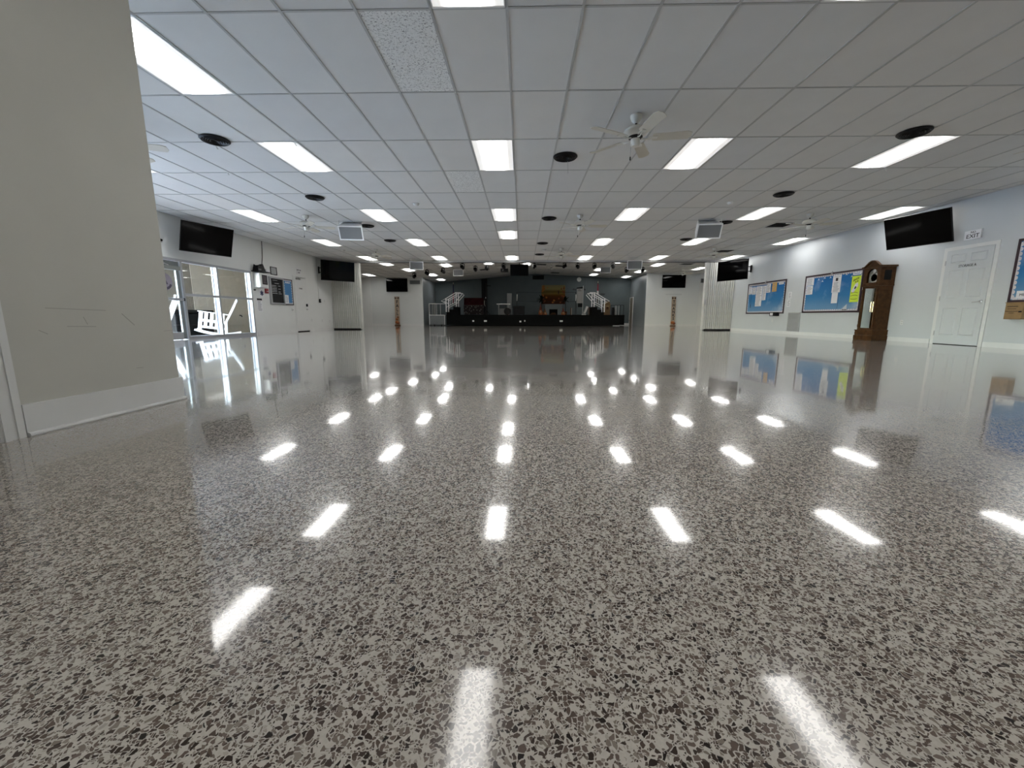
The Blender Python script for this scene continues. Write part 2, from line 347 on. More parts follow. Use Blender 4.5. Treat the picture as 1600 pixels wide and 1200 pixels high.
# ------------------------------------------------------------------ front ceiling: tiles, runners, tees
S = .6096; X0, Y0 = -.134, 3.685
cx = lambda k: X0+k*S
ry = lambda r: Y0+r*2*S
ce = struct('ceiling', MB().box(LW, RW, -5.05, YH+.02, ZC+.06, ZC+.16), plenum_m)
LIGHTS = [(-1, -1), (2, -1), (5, -1), (7, -1), (11, -1)] + [(r, -6) for r in (0, 2, 5, 8, 11)] + \
         [(r, k) for k in (4, 9, 14) for r in (-1, 2, 5, 8, 11)] + [(r, -11) for r in (2, 5, 8, 11)] + [(-4, k) for k in (-1, 4, 9)]  # row behind camera, two rightmost nearest lights: unseen, added for brightness
HOLES = set(LIGHTS) | {(6, 11)}
FISS = {(0, -2), (3, -2)}
cells = []
for r in range(-8, 13):
    for k in range(-14, 16):
        if (r, k) in HOLES: continue
        x0, x1 = max(cx(k), LW), min(cx(k+1), RW); y0, y1 = max(ry(r), -5.05), min(ry(r+1), YH-.05)
        if x1-x0 < .03 or y1-y0 < .03: continue
        D = y0-.05
        seen = r >= -1 and x0 > -.9*(y1)-.3-.35*max(0, 0) and abs((x0+x1)/2) < 1.36*(y1+1.2)
        if seen and x1 < 0 and (x1/y1) < -.87: seen = False      # behind the near wall
        cells.append((not seen, math.hypot((x0+x1)/2, y0), r, k, x0, x1, y0, y1))
cells.sort()
full = {}
rest = MB(); nt_ = 0
for hid, d, r, k, x0, x1, y0, y1 in cells:
    w, h = x1-x0-.010, y1-y0-.010
    if not hid and nt_ < 300:
        m = fiss_m if (r, k) in FISS else random.choice([tile_m, tile_m, tile_m2, tile_m3])
        key = (round(w, 3), round(h, 3), m.name)
        if key not in full: full[key] = MB().box(-w/2, w/2, -h/2, h/2, 0, .014).mesh('tile', m)
        o = link('tile', full[key], ce, ((x0+x1)/2, (y0+y1)/2, ZC+.003+random.random()*.002)); nt_ += 1
    else: rest.box(x0+.005, x1-.005, y0+.005, y1-.005, ZC+.003, ZC+.017)
if rest.v: stuff(rest.build('tile', tile_m, ce))
for k in range(-13, 16): bx('main_runner', tee_m, ce, cx(k)-.012, cx(k)+.012, -5.05, YH-.05, ZC-.002, ZC+.004)
for r in range(-7, 13): bx('cross_tee', tee_m, ce, LW, RW, ry(r)-.010, ry(r)+.010, ZC-.001, ZC+.0035)
MB().box(LW, LW+.02, -5, YH-.05, ZC-.002, ZC+.02).box(RW-.02, RW, -5, YH-.05, ZC-.002, ZC+.02).build('wall_angle', tee_m, ce)
# back ceiling (gabled)
def slab(xa, xb, ya, yb, o0, o1):
    return [(xa, ya, zback(xa)+o0), (xb, ya, zback(xb)+o0), (xb, yb, zback(xb)+o0), (xa, yb, zback(xa)+o0),
            (xa, ya, zback(xa)+o1), (xb, ya, zback(xb)+o1), (xb, yb, zback(xb)+o1), (xa, yb, zback(xa)+o1)]
BF = [(3, 2, 1, 0), (4, 5, 6, 7), (0, 1, 5, 4), (1, 2, 6, 5), (2, 3, 7, 6), (3, 0, 4, 7)]
cb = MB()
for xa, xb in ((-12.65, -6.5), (-6.5, .9), (.9, 8), (8, 12.65)): cb.add(slab(xa, xb, YH+.16, YB+.15, .012, .10), BF)
ceb = struct('ceiling', cb, P('back_ceiling_tile', (.66, .66, .64), .9, spec=.1, var=.03, scale=3))
g = MB()
kk = -12.65
for i in range(42):
    x = -12.5+i*S
    if x < 12.5: g.add(slab(x-.012, x+.012, YH+.16, YB, -.002, .012), BF)
for i in range(10):
    y = 19.7+i*2*S
    for xa, xb in ((-12.5, -6.5), (-6.5, .9), (.9, 8), (8, 12.5)): g.add(slab(xa, xb, y-.012, y+.012, -.001, .012), BF)
stuff(g.build('tee_grid', tee_m, ceb))
# ------------------------------------------------------------------ ceiling lights
fr_me = MB().box(-.300, -.282, -.604, .604, -.004, .03).box(.282, .300, -.604, .604, -.004, .03).box(-.282, .282, -.604, -.586, -.004, .03).box(-.282, .282, .586, .604, -.004, .03).mesh('frame', P('lamp_frame_white', (.75, .75, .75), .4))
di_me = MB().box(-.282, .282, -.586, .586, .001, .012).mesh('diffuser', diff_m)
ho_me = MB().box(-.29, .29, -.60, .60, .03, .055).mesh('housing', white_m)
ROWN = {-4: 'unseen row added behind the camera', -1: 'nearest row', 0: 'row beside the near wall', 2: 'second row', 5: 'third row', 7: 'extra fitting behind the third row', 8: 'fourth row', 11: 'last row before the folding partition'}
COLN = {-11: 'leftmost column', -6: 'column left of centre', -1: 'centre column', 4: 'first column right of centre', 9: 'second column right of centre', 14: 'column along the right wall'}
def light(x, y, z, tilt, label, grp):
    t = thing('ceiling_light', label, 'ceiling light', (x, y, z), 0, grp); t.rotation_euler = (0, tilt, 0)
    link('frame', fr_me, t); link('diffuser', di_me, t); link('housing', ho_me, t)
for r, k in LIGHTS:
    light(cx(k+.5), ry(r+.5), ZC+.002, 0, f'recessed fluorescent ceiling light, {ROWN[r]}, {COLN[k]}', 'front hall ceiling lights')
BL = [(-6.54, 20.0, 'left, just past the partition header'), (-6.2, 22.8, 'left, behind the white hanging speaker'), (-9.3, 25.2, 'far left, over the white pier'), (-4.06, 22.3, 'left of the small far speaker'),
      (-5.6, 26.0, 'left, in front of the dark stage wall corner'), (-5.7, 29.2, 'left, over the stage stairs'), (-1.84, 22.9, 'left of the hanging black monitor'), (.25, 24.9, 'right above the hanging black monitor'),
      (4.78, 26.3, 'right, half behind the small far speaker'), (4.97, 29.3, 'right, above the red flag'), (7.31, 22.9, 'right, between hanging speaker and partition'), (7.29, 26.2, 'right, behind a black spotlight'),
      (7.29, 29.6, 'right, nearest the stage back corner'), (5.09, 22.5, 'right, just under the partition header'), (10.1, 24.3, 'far right, beside the folding partition')]
BL += [(-4.0, 19.6, 'left, added unseen above the header beside the large speaker'), (-1.8, 19.6, 'left of centre, added unseen above the header'), (2.4, 19.6, 'right of centre, added unseen above the header'), (4.9, 19.6, 'right, added unseen above the header'), (7.3, 19.6, 'right, added unseen above the header near the partition'), (10.2, 19.6, 'far right, added unseen behind the right partition')]  # unseen lights, added only to brighten the back hall
for x, y, w in BL:
    sl = (zback(x+.3)-zback(x-.3))/.6
    light(x, y, zback(x)-.008, -math.atan(sl), 'back hall ceiling light on the '+w, 'back hall ceiling lights')
# ------------------------------------------------------------------ round air diffusers
def vent(x, y, label):
    t = thing('air_diffuser', label, 'air vent', (x, y, ZC), 0, 'round black ceiling diffusers')
    link('rim', V_ME[0], t); link('cones', V_ME[1], t); link('damper', V_ME[2], t)
ringp = lambda r, w, z0, z1: [(r-w, z0), (r, z0), (r, z1), (r-w, z1), (r-w, z0)]
vm = MB()
def ring(mb, prof, n=32):
    k = len(mb.v); m = len(prof)
    for j in range(n):
        a = 2*pi*j/n
        for r, z in prof: mb.v.append((r*math.cos(a), r*math.sin(a), z))
    for j in range(n):
        j2 = (j+1) % n
        for i in range(m-1): mb.f.append((k+j*m+i, k+j2*m+i, k+j2*m+i+1, k+j*m+i+1))
    return mb
vrim = ring(MB(), [(.150, 0), (.185, -.004), (.185, -.012), (.165, -.030), (.148, -.022), (.150, 0)]).mesh('rim', blackm, True)
vc = MB()
for rr in (.125, .098, .071, .044): ring(vc, [(rr, -.004), (rr+.018, -.028), (rr+.012, -.030), (rr-.006, -.004), (rr, -.004)])
vc = vc.mesh('cones', blackm, True)
vd = MB().lathe([(.15, -.004), (.15, -.001)], 32).mesh('damper', stage_blk)
V_ME = (vrim, vc, vd)
for x, y, w in ((-4.28, 6.03, 'nearest one on the left, beside the near wall'), (.65, 6.74, 'nearest one in the centre, left of the ceiling fan'), (5.19, 6.0, 'nearest one on the right, touching a ceiling light'),
                (-4.28, 8.80, 'second on the left, in front of the fan'), (5.2, 8.75, 'second on the right, before a ceiling fan'), (.66, 10.69, 'second in the centre, left of a fan'),
                (-4.20, 11.45, 'half hidden behind the left white speaker'), (5.23, 11.2, 'half hidden behind the right white speaker'), (-4.27, 13.6, 'fourth on the left, past the white speaker'),
                (5.16, 13.54, 'fourth on the right, under a light edge'), (.67, 14.16, 'third in the centre column'), (.67, 16.61, 'farthest in the centre column')):
    vent(x, y, 'round black air diffuser in ceiling, '+w)
# square return opening with dark slot
t = thing('return_grille', 'white ceiling return grille with dark open slot, left of the right-hand fan', 'air vent', (cx(11.5), ry(6.5), ZC))
MB().box(-.30, -.26, -.604, .604, -.004, .02).box(.26, .30, -.604, .604, -.004, .02).box(-.26, .26, -.604, -.30, -.004, .02).box(-.26, .26, .30, .604, -.004, .02).build('frame', tile_m, t)
bx('duct', stage_blk, t, -.26, .26, -.30, .30, .03, .05)
for i in range(9): bx('louver', blackm, t, -.26, .26, -.28+i*.066, -.268+i*.066, .004, .028)
t = thing('return_grille', 'small dark ceiling return grille beside the far right ceiling fan', 'air vent', (7.55, 16.0, ZC))
MB().box(-.24, .24, -.24, -.2, -.006, .004).box(-.24, .24, .2, .24, -.006, .004).box(-.24, -.2, -.2, .2, -.006, .004).box(.2, .24, -.2, .2, -.006, .004).build('frame', blackm, t)
for i in range(6): bx('louver', blackm, t, -.2, .2, -.18+i*.068, -.15+i*.068, -.005, -.001)
for x, y, z, w in ((2.3, 25.6, 0, 'right of the ridge, behind the spotlights'), (1.15, 25.3, 0, 'at the ridge, right of the hanging monitor'), (2.3, 29.4, 0, 'right of the ridge, nearest the stage wall'), (-2.3, 25.6, 0, 'left of the ridge, before the stage'), (8.64, 22.3, 0, 'far right, near the folding partition')):
    sl = (zback(x+.3)-zback(x-.3))/.6
    t = thing('return_grille', 'dark ceiling grille in the back hall '+w, 'air vent', (x, y, zback(x)), 0, 'back hall ceiling grilles'); t.rotation_euler = (0, -math.atan(sl), 0)
    MB().box(-.3, .3, -.3, -.26, -.012, 0).box(-.3, .3, .26, .3, -.012, 0).box(-.3, -.26, -.26, .26, -.012, 0).box(.26, .3, -.26, .26, -.012, 0).build('frame', dk_alu, t)
    for i in range(6): bx('louver', blackm, t, -.26, .26, -.24+i*.08, -.19+i*.08, -.010, -.002)
# ------------------------------------------------------------------ ceiling fans
def make_fan():
    t = thing('ceiling_fan', '', 'ceiling fan')
    MB().lathe([(.072, 0), (.072, -.02), (.06, -.055), (.032, -.085), (.02, -.09)], 20).build('canopy', fan_m, t, True)
    MB().lathe([(.014, -.08), (.014, -.14)], 10).build('downrod', blackm, t, True)
    MB().lathe([(.03, -.125), (.10, -.14), (.138, -.165), (.147, -.19), (.135, -.215), (.10, -.235), (.085, -.24)], 28).build('motor_housing', fan_m, t, True)
    MB().lathe([(.085, -.24), (.085, -.255), (.045, -.268)], 20).build('vent_ring', blackm, t, True)
    MB().lathe([(.052, -.262), (.056, -.27), (.056, -.335), (.045, -.35), (.015, -.356)], 20).build('switch_housing', fan_m, t, True)
    pc = MB().tube([(-.05, -.03, -.33), (-.055, -.035, -.40), (-.055, -.035, -.47)], .0025, 5).build('pull_chain', alu, t)
    MB().lathe([(.006, -.475), (.008, -.49), (.008, -.515), (.004, -.52)], 8, Matrix.Translation((-.055, -.035, 0))).build('chain_knob', blackm, pc, True)
    arm = MB().tube([(.07, 0, -.262), (.11, .0, -.275), (.15, 0, -.27), (.19, 0, -.262)], .009, 6).box(.175, .26, -.035, .035, -.265, -.259).tube([(.14, -.028, -.268), (.19, -.04, -.262)], .006, 5).tube([(.14, .028, -.268), (.19, .04, -.262)], .006, 5)
    arm = arm.mesh('blade_arm', fan_m)
    pts = [(.20, -.045), (.22, -.062), (.60, -.072), (.655, -.045), (.655, .03), (.62, .072), (.22, .062), (.20, .045)]
    bl = MB(); n = len(pts); T = R(-13)
    tw = lambda x, y, z: (x, y*math.cos(T), z+y*math.sin(T))
    bl.add([tw(x, y, -.259) for x, y in pts]+[tw(x, y, -.252) for x, y in pts], [tuple(range(n))[::-1], tuple(range(n, 2*n))]+[(i, (i+1) % n, n+(i+1) % n, n+i) for i in range(n)])
    bl = bl.mesh('blade', blade_m)
    for k in range(5):
        a = link('blade_arm', arm, t); a.rotation_euler = (0, 0, 2*pi*k/5)
        link('blade', bl, a)
    return t
fan0 = None
FANS = [(1.384, 5.475, -8, 'nearest fan, right of centre'), (-5.29, 10.33, 20, 'left fan in front of the left hanging speaker'), (1.39, 10.4, 2, 'second fan in the centre line, behind the nearest'),
        (6.85, 10.39, -20, 'right fan near the dark return grille'), (-5.36, 15.34, -20, 'far left fan before the left partition'), (1.4, 15.24, 10, 'third fan in the centre line, before the header'),
        (6.87, 15.33, 60, 'far right fan before the right partition'), (-5.29, 5.47, 18, 'fan half hidden behind the near wall on the left'), (6.86, 5.47, 40, 'fan at the right edge of the picture')]
for i, (x, y, a, w) in enumerate(FANS):
    t = make_fan() if i == 0 else copy_tree(fan0)
    if i == 0: fan0 = t
    t.location = (x, y, ZC-.001); t.rotation_euler = (0, 0, R(a)); tag(t, 'cream white five blade ceiling fan, '+w, 'ceiling fan', 'ceiling fans')
for x, y, a, w in ((9.32, 24.6, 15, 'back hall fan in front of the right back wall TV'), (1.71, 24.6, 5, 'back hall fan near the roof ridge, right of the monitor')):
    t = copy_tree(fan0); t.location = (x, y, zback(x)-.01); t.rotation_euler = (0, 0, R(a)); tag(t, 'cream white ceiling fan, '+w, 'ceiling fan', 'ceiling fans')
# smoke detectors and hooks
def smoke(x, y, z, w):
    t = thing('smoke_detector', 'small white ceiling smoke detector, '+w, 'smoke detector', (x, y, z), 0, 'smoke detectors')
    MB().lathe([(.07, 0), (.07, -.012), (.062, -.02)], 20).build('base', white_m, t, True)
    MB().lathe([(.055, -.02), (.05, -.04), (.03, -.05), (.005, -.052)], 20).build('sensor_head', white_m, t, True)
for x, y, w in ((-2.32, 9.32, 'left of the centre lights'), (4.45, 9.35, 'right, in front of the right speaker'), (.80, 15.46, 'far centre, near the third fan'), (-6.62, 15.5, 'far left, near the left partition')): smoke(x, y, ZC-.002, w)
hk = MB().tube([(0, 0, 0), (0, 0, -.025), (.012, 0, -.04), (.02, 0, -.03)], .004, 6).box(-.02, .02, -.008, .008, -.004, 0).mesh('ceiling_hook', white_m)
for x, y, w in ((-.73, 4.9, 'beside the speckled tile'), (-3.22, 6.16, 'at the corner of the second left light'), (2.33, 7.39, 'at the corner of a light behind the nearest fan'), (6.0, 7.37, 'at the corner of the right light'), (-4.42, 6.25, 'under the nearest left diffuser'), (-5.03, 7.32, 'left of the second left light'), (-6.5, 11.2, 'by the third left light')):
    tag(link('ceiling_hook', hk, None, (x, y, ZC-.002)), 'tiny white ceiling grid hook '+w, 'hook', 'ceiling grid hooks')
tag(MB().tube([(.70, 6.86, ZC-.03), (.705, 6.87, ZC-.12), (.71, 6.875, ZC-.20)], .003, 5).build('pull_string', tee_m), 'thin string hanging from the nearest centre air diffuser', 'string')
# ------------------------------------------------------------------ hanging white speakers
def speaker(x, y, z, yw, tilt, w, label):
    t = thing('hanging_speaker', label, 'speaker', (x, y, z), R(yw), 'white hanging speakers')
    h, d = w*.6, w*.62
    M = Matrix.Rotation(R(tilt), 4, 'X')       # top edge leans towards the audience
    c = MB(); fw, bw = w/2, w*.36
    vs = [(-fw, 0, -h/2), (fw, 0, -h/2), (fw, 0, h/2), (-fw, 0, h/2), (-bw, d, -h*.30), (bw, d, -h*.30), (bw, d, h/2), (-bw, d, h/2)]
    c.add(vs, [(0, 1, 2, 3), (7, 6, 5, 4), (0, 4, 5, 1), (1, 5, 6, 2), (2, 6, 7, 3), (3, 7, 4, 0)], M); c.build('cabinet', spk_m, t)
    f = .028
    MB().box(-fw, fw, -.018, .0, h/2-f, h/2, M).box(-fw, fw, -.018, 0, -h/2, -h/2+f, M).box(-fw, -fw+f, -.018, 0, -h/2+f, h/2-f, M).box(fw-f, fw, -.018, 0, -h/2+f, h/2-f, M).build('front_frame', spk_m, t)
    MB().box(-fw+f, fw-f, -.008, 0, -h/2+f, h/2-f, M).build('grille', grille_m, t)
    zt = (ZC if y < YH else zback(x))-z
    for sx in (-1, 1):
        p = M @ Vector((sx*fw*.9, .03, h/2)); MB().tube([p, (sx*fw*.95, p.y+.06, zt)], .006, 6).build('chain', white_m, t)
        q = M @ Vector((sx*bw*.8, d*.9, h/2)); MB().tube([q, (q.x, q.y, max(zt, q.z+.02))], .006, 6).build('chain', white_m, t)
speaker(-4.436, 10.92, 2.715, 8, 27, .60, 'white hanging speaker with grey grille, near left of the ceiling')
speaker(4.70, 10.87, 2.72, -5, 25, .60, 'white hanging speaker with grey grille, near right of the ceiling')
speaker(-4.50, 17.80, 2.725, 14, 12, .57, 'white hanging speaker on the left just before the partition header')
speaker(4.66, 17.59, 2.71, -8, 8, .605, 'white hanging speaker on the right just before the partition header')
speaker(-3.65, 23.87, 3.06, -3, 2, .60, 'small white speaker hung over the back hall, left of the spotlights')
speaker(4.877, 24.78, 3.30, -6, -2, .60, 'small white speaker hung over the back hall, right side')
# ------------------------------------------------------------------ televisions
def tv(x, y, z, yw, tilt, w, label, back):
    t = thing('television', label, 'television', (x, y, z), R(yw), 'wall televisions'); h = w*.575
    M = Matrix.Rotation(R(tilt), 4, 'X')
    MB().box(-w/2, w/2, 0, .035, -h/2, h/2, M).box(-w*.3, w*.3, .035, .075, -h*.35, h*.25, M).build('casing', blackp, t)
    MB().box(-w/2+.012, w/2-.012, -.003, 0, -h/2+.022, h/2-.012, M).build('screen', screen_m, t)
    # arm to the wall: back is the wall point in world
    inv = (Matrix.Translation((x, y, z)) @ Matrix.Rotation(R(yw), 4, 'Z')).inverted()
    p = inv @ Vector((back[0]-math.copysign(.040, back[0]), back[1], back[2])); q = M @ Vector((0, .075, 0)); mid = (p+q)/2+Vector((.12, 0, 0))
    a = MB()
    for dz in (-.09, .09): a.bar(p+Vector((0, 0, dz)), mid+Vector((0, 0, dz)), .03, .03); a.bar(mid+Vector((0, 0, dz)), q+Vector((0, 0, dz)), .03, .03)
    a.bar(mid+Vector((0, 0, -.1)), mid+Vector((0, 0, .1)), .035)
    a.bar(p+Vector((0, 0, -.14)), p+Vector((0, 0, .14)), .05); a.build('wall_arm', blackm, t)
    return t
tv(8.80, 9.75, 2.500, -73.3, 19, 1.23, 'black wall television on the near right wall above the grandfather clock', (RW, 9.85, 2.5))
tv(-7.98, 10.60, 2.502, 69.9, 16.4, 1.25, 'black wall television above the glass doors on the left wall', (LW, 10.75, 2.5))
tv(-7.80, 17.61, 2.480, 47.6, 6.2, 1.425, 'black television angled on an arm before the left folding partition', (LW, 17.35, 2.5))
tv(8.66, 17.56, 2.480, -64.4, 2, 1.39, 'black television angled on an arm before the right folding partition', (RW, 17.15, 2.5))
def flat_tv(x, z, w, h, label):
    t = thing('television', label, 'television', (x, 27, z), 0, 'wall televisions')
    bx('casing', blackp, t, -w/2, w/2, -.09, -.03, -h/2, h/2); bx('screen', screen_m, t, -w/2+.012, w/2-.012, -.093, -.09, -h/2+.02, h/2-.012); bx('wall_bracket', blackm, t, -.25, .25, -.03, -.002, -.2, .2)
flat_tv(-8.14, 2.60, 1.38, .84, 'black television flat on the grey back wall at the left, above the FALL banner')
flat_tv(9.68, 2.82, 1.46, .80, 'black television flat on the grey back wall at the right, above the THANKS banner')
# ------------------------------------------------------------------ folding partitions
def partition(x0, x1, lead, label):
    t = thing('folding_partition', label, 'partition', (0, YH, 0))
    n = 14; w = (x1-x0)/n
    me = MB()
    pf = [(.0, .06), (.10, -.05), (.16, -.075), (.84, -.075), (.90, -.05), (1, .06)]; kp = len(pf)
    vs = [(a*w, y, z) for z in (0, 2.86) for a, y in pf]+[(a*w, y+.012, z) for z in (0, 2.86) for a, y in pf]
    me.add(vs, [(q, q+1, kp+q+1, kp+q) for q in range(kp-1)]+[(2*kp+q+1, 2*kp+q, 3*kp+q, 3*kp+q+1) for q in range(kp-1)]+[(q, 2*kp+q, 2*kp+q+1, q+1) for q in range(kp-1)]+[(kp+q, kp+q+1, 3*kp+q+1, 3*kp+q) for q in range(kp-1)])
    me = me.mesh('pleat', accord_m)
    for i in range(n): link('pleat', me, t, (x0+i*w, 0, .055))
    s = 1 if lead > (x0+x1)/2 else -1
    bx('lead_post', accord_m, t, min(lead, lead+s*.07), max(lead, lead+s*.07), -.09, .09, .02, 2.92)
    h = MB().box(lead+s*.02, lead+s*.05, -.11, -.09, 1.12, 1.36).tube([(lead+s*.035, -.11, 1.15), (lead+s*.035, -.15, 1.17), (lead+s*.035, -.15, 1.31), (lead+s*.035, -.11, 1.33)], .012, 6); h.build('handle', chrome, t)
    bx('bottom_strip', stage_blk, t, x0, x1, -.06, .06, 0.002, .055)  # plain black strip along the foot of the pleats
    bx('top_rail', dk_alu, t, x0, x1, -.03, .03, 2.915, 2.92)
partition(LW+.01, -7.29, -7.29, 'grey pleated folding partition stacked against the left wall')
partition(8.05, RW-.01, 8.05, 'grey pleated folding partition stacked against the right wall')
# ------------------------------------------------------------------ right wall
def door_panels(t, w, h, mat, rows, y):
    for z0, z1 in rows:
        for s in (-1, 1):
            x0, x1 = (-w/2+.10, -.045) if s < 0 else (.045, w/2-.10)
            m = MB(); a, d = .03, .012         # raised field inside a sunk border
            m.add([(x0, y, z0), (x1, y, z0), (x1, y, z1), (x0, y, z1), (x0+a, y-.002, z0+a), (x1-a, y-.002, z0+a), (x1-a, y-.002, z1-a), (x0+a, y-.002, z1-a),
                   (x0+.012, y+d, z0+.012), (x1-.012, y+d, z0+.012), (x1-.012, y+d, z1-.012), (x0+.012, y+d, z1-.012)],
                  [(0, 1, 9, 8), (1, 2, 10, 9), (2, 3, 11, 10), (3, 0, 8, 11), (8, 9, 5, 4), (9, 10, 6, 5), (10, 11, 7, 6), (11, 8, 4, 7), (4, 5, 6, 7)])
            m.build('panel', mat, t)
door_m = P('door_paint', (.57, .595, .61), .35, var=.015)
d3 = sroot('door_3', (RW, 8.955, 0), -pi/2); dw, dh = .90, 1.99
ROWS = [(.20, .78), (.99, 1.57), (1.72, 1.90)]
slab_ = MB()
ys = -.022
xs = [-dw/2, -dw/2+.10, -.045, .045, dw/2-.10, dw/2]
for i in (0, 2, 4): slab_.box(xs[i], xs[i+1], ys, -.002, .012, dh)
zz = [.012, .20, .78, .99, 1.57, 1.72, 1.90, dh]
for i in (0, 2, 4, 6):
    for a, c in ((1, 2), (3, 4)): slab_.box(xs[a], xs[c], ys, -.002, zz[i], zz[i+1])
slab_.build('slab', door_m, d3); door_panels(d3, dw, dh, door_m, ROWS, ys)
MB().box(-dw/2-.075, -dw/2-.006, -.016, 0, 0, dh+.075).box(dw/2+.006, dw/2+.075, -.016, 0, 0, dh+.075).box(-dw/2-.006, dw/2+.006, -.016, 0, dh+.006, dh+.075).build('door_frame', white_m, d3)
for z in (.24, .99, 1.74): MB().box(-dw/2-.014, -dw/2+.006, -.028, -.016, z-.05, z+.05).build('hinge', chrome, d3)
hd = MB().lathe([(.032, 0), (.032, .012), (.014, .02), (.012, .05)], 14, Matrix.Translation((dw/2-.07, -.022, .90)) @ Matrix.Rotation(pi/2, 4, 'X')).bar((dw/2-.06, -.07, .90), (dw/2-.19, -.07, .885), .018, .02).build('lever_handle', chrome, d3, True)
bx('latch_plate', chrome, d3, dw/2-.002, dw/2+.004, -.024, -.01, .87, .95)
bx('gap_shadow', stage_blk, d3, -dw/2, dw/2, -.018, -.004, .001, .011)
text('lettering', 'STORAGE A', .075, ink, d3, (.0, ys-.001, 1.645), sx=.86)
# NO EXIT sign
loc, rz = rwall(8.96, 2.17); t = thing('exit_sign', 'white plastic NO EXIT sign above the white panelled storage door', 'sign', loc, rz)
bx('sign_panel', paper, t, -.165, .165, -.014, 0, 0, .175); MB().box(.165, .172, -.03, 0, 0, .175).build('side_flange', P('flange_grey', (.45, .46, .47), .5), t)
text('lettering', 'NO', .062, ink, t, (-.0, -.015, .135)); text('lettering', 'EXIT', .115, ink, t, (-.0, -.015, .058), sx=1.05)
# grandfather clock (front faces -x into the hall)
g = thing('grandfather_clock', 'dark walnut grandfather clock with glass front and brass weights by right wall', 'clock', (RW-.012, 10.86, 0), -pi/2)
MB().box(-.29, .29, -.40, 0, .015, .12).box(-.275, .275, -.385, 0, .12, .15).box(-.285, .285, -.395, 0, 0, .02).build('plinth', wood_d, g, bevel=.004)
MB().prism([(-.28, .15), (.28, .15), (.27, .245), (-.27, .245)], -.385, 0).box(-.285, .285, -.395, 0, .238, .262).build('base_cabinet', wood_d, g)
c = MB().box(-.245, .245, -.02, 0, .26, 1.36).box(-.245, -.225, -.335, -.30, .26, 1.36).box(-.245, -.225, -.05, -.02, .26, 1.36).box(-.245, -.225, -.30, -.05, .26, .30).box(-.245, -.225, -.30, -.05, 1.32, 1.36).box(.225, .245, -.335, -.02, .26, 1.36).box(-.225, .225, -.335, -.02, .26, .28)
c.build('trunk', wood_d, g)
MB().box(-.245, -.17, -.355, -.335, .26, 1.36).box(.17, .245, -.355, -.335, .26, 1.36).box(-.17, .17, -.355, -.335, .26, .31).box(-.17, .17, -.355, -.335, 1.31, 1.36).build('trunk_door', wood_d, g)
bx('side_glass', glass_m, g, -.238, -.234, -.30, -.05, .30, 1.32)
bx('door_glass', glass_m, g, -.17, .17, -.348, -.344, .31, 1.31)
for s in (-1, 1):
    prof = [(.014, 0), (.022, .02), (.022, .05), (.014, .07), (.017, .10), (.017, .62), (.014, .66), (.022, .68), (.022, .70)]
    MB().lathe(prof, 10, Matrix.Translation((s*.215, -.365, .32)) @ Matrix.Diagonal((1, 1, 1.38, 1))).build('turned_column', wood_d, g, True)
    if s > 0: MB().box(s*.2255, s*.2495, -.30, -.05, .34, 1.28).build('side_panel', wood_d, g, bevel=.003)
bx('back_mirror', P('dark_back_panel', (.05, .03, .02), .4), g, -.222, .222, -.024, -.02, .285, 1.30)
MB().box(-.265, .265, -.38, 0, 1.36, 1.39).box(-.255, .255, -.37, 0, 1.39, 1.42).build('waist_moulding', wood_d, g)
def arch(w, zs, r, n=14): return [(w*math.cos(pi*i/n), zs+r*math.sin(pi*i/n)) for i in range(n+1)]
hood = MB().box(-.255, .255, -.02, 0, 1.42, 1.84).box(-.255, -.235, -.34, -.02, 1.42, 1.84).box(.235, .255, -.34, -.02, 1.42, 1.84).box(-.235, .235, -.34, -.02, 1.80, 1.84)
outer = [(-.255, 1.42), (-.255, 1.84)]
hf = MB(); n = 16
ia = [(-.155, 1.44)]+[(-.155*math.cos(pi*i/n), 1.66+.13*math.sin(pi*i/n)) for i in range(n+1)]+[(.155, 1.44)]
oa = [(-.255, 1.42)]+[(-.255, 1.60+.14*i/6) for i in range(1, 4)]
op = [(-.255, 1.42), (-.255, 1.84)]+[(-.2+.4*i/(n-2), 1.86+.13*math.sin(pi*i/(n-2))**.8) for i in range(n-1)]+[(.255, 1.84), (.255, 1.42)]
k = len(op); assert len(ia) == k-0 or True
m_ = min(len(ia), len(op))
def loft(mb, A, B, y0, y1):
    n = len(A); vs = [(x, y0, z) for x, z in A]+[(x, y0, z) for x, z in B]+[(x, y1, z) for x, z in A]+[(x, y1, z) for x, z in B]
    fs = []
    for i in range(n-1):
        fs += [(i, i+1, n+i+1, n+i), (2*n+i, 3*n+i, 3*n+i+1, 2*n+i+1), (i, 2*n+i, 2*n+i+1, i+1), (n+i, n+i+1, 3*n+i+1, 3*n+i)]
    return mb.add(vs, fs)
def resample(P_, n):
    L = [0]
    for a, b in zip(P_, P_[1:]): L.append(L[-1]+math.hypot(b[0]-a[0], b[1]-a[1]))
    out = []
    for j in range(n):
        s = L[-1]*j/(n-1); i = max(q for q in range(len(L)) if L[q] <= s+1e-9); i = min(i, len(P_)-2)
        f = (s-L[i])/max(1e-9, L[i+1]-L[i]); out.append((P_[i][0]+f*(P_[i+1][0]-P_[i][0]), P_[i][1]+f*(P_[i+1][1]-P_[i][1])))
    return out
loft(hood, resample(op, 41), resample(ia, 41), -.36, -.335); hood.box(-.155, .155, -.36, -.335, 1.42, 1.45)
hood.build('hood', wood_d, g)
co = MB(); prof = [(-.30, 1.855), (-.23, 1.865), (-.18, 1.905), (-.11, 1.965), (-.05, 1.995), (0, 2.0), (.05, 1.995), (.11, 1.965), (.18, 1.905), (.23, 1.865), (.30, 1.855)]
loft(co, prof, [(x, z-.035) for x, z in prof], -.40, -.33); co.box(-.30, .30, -.385, 0, 1.82, 1.86).build('bonnet', wood_d, g)
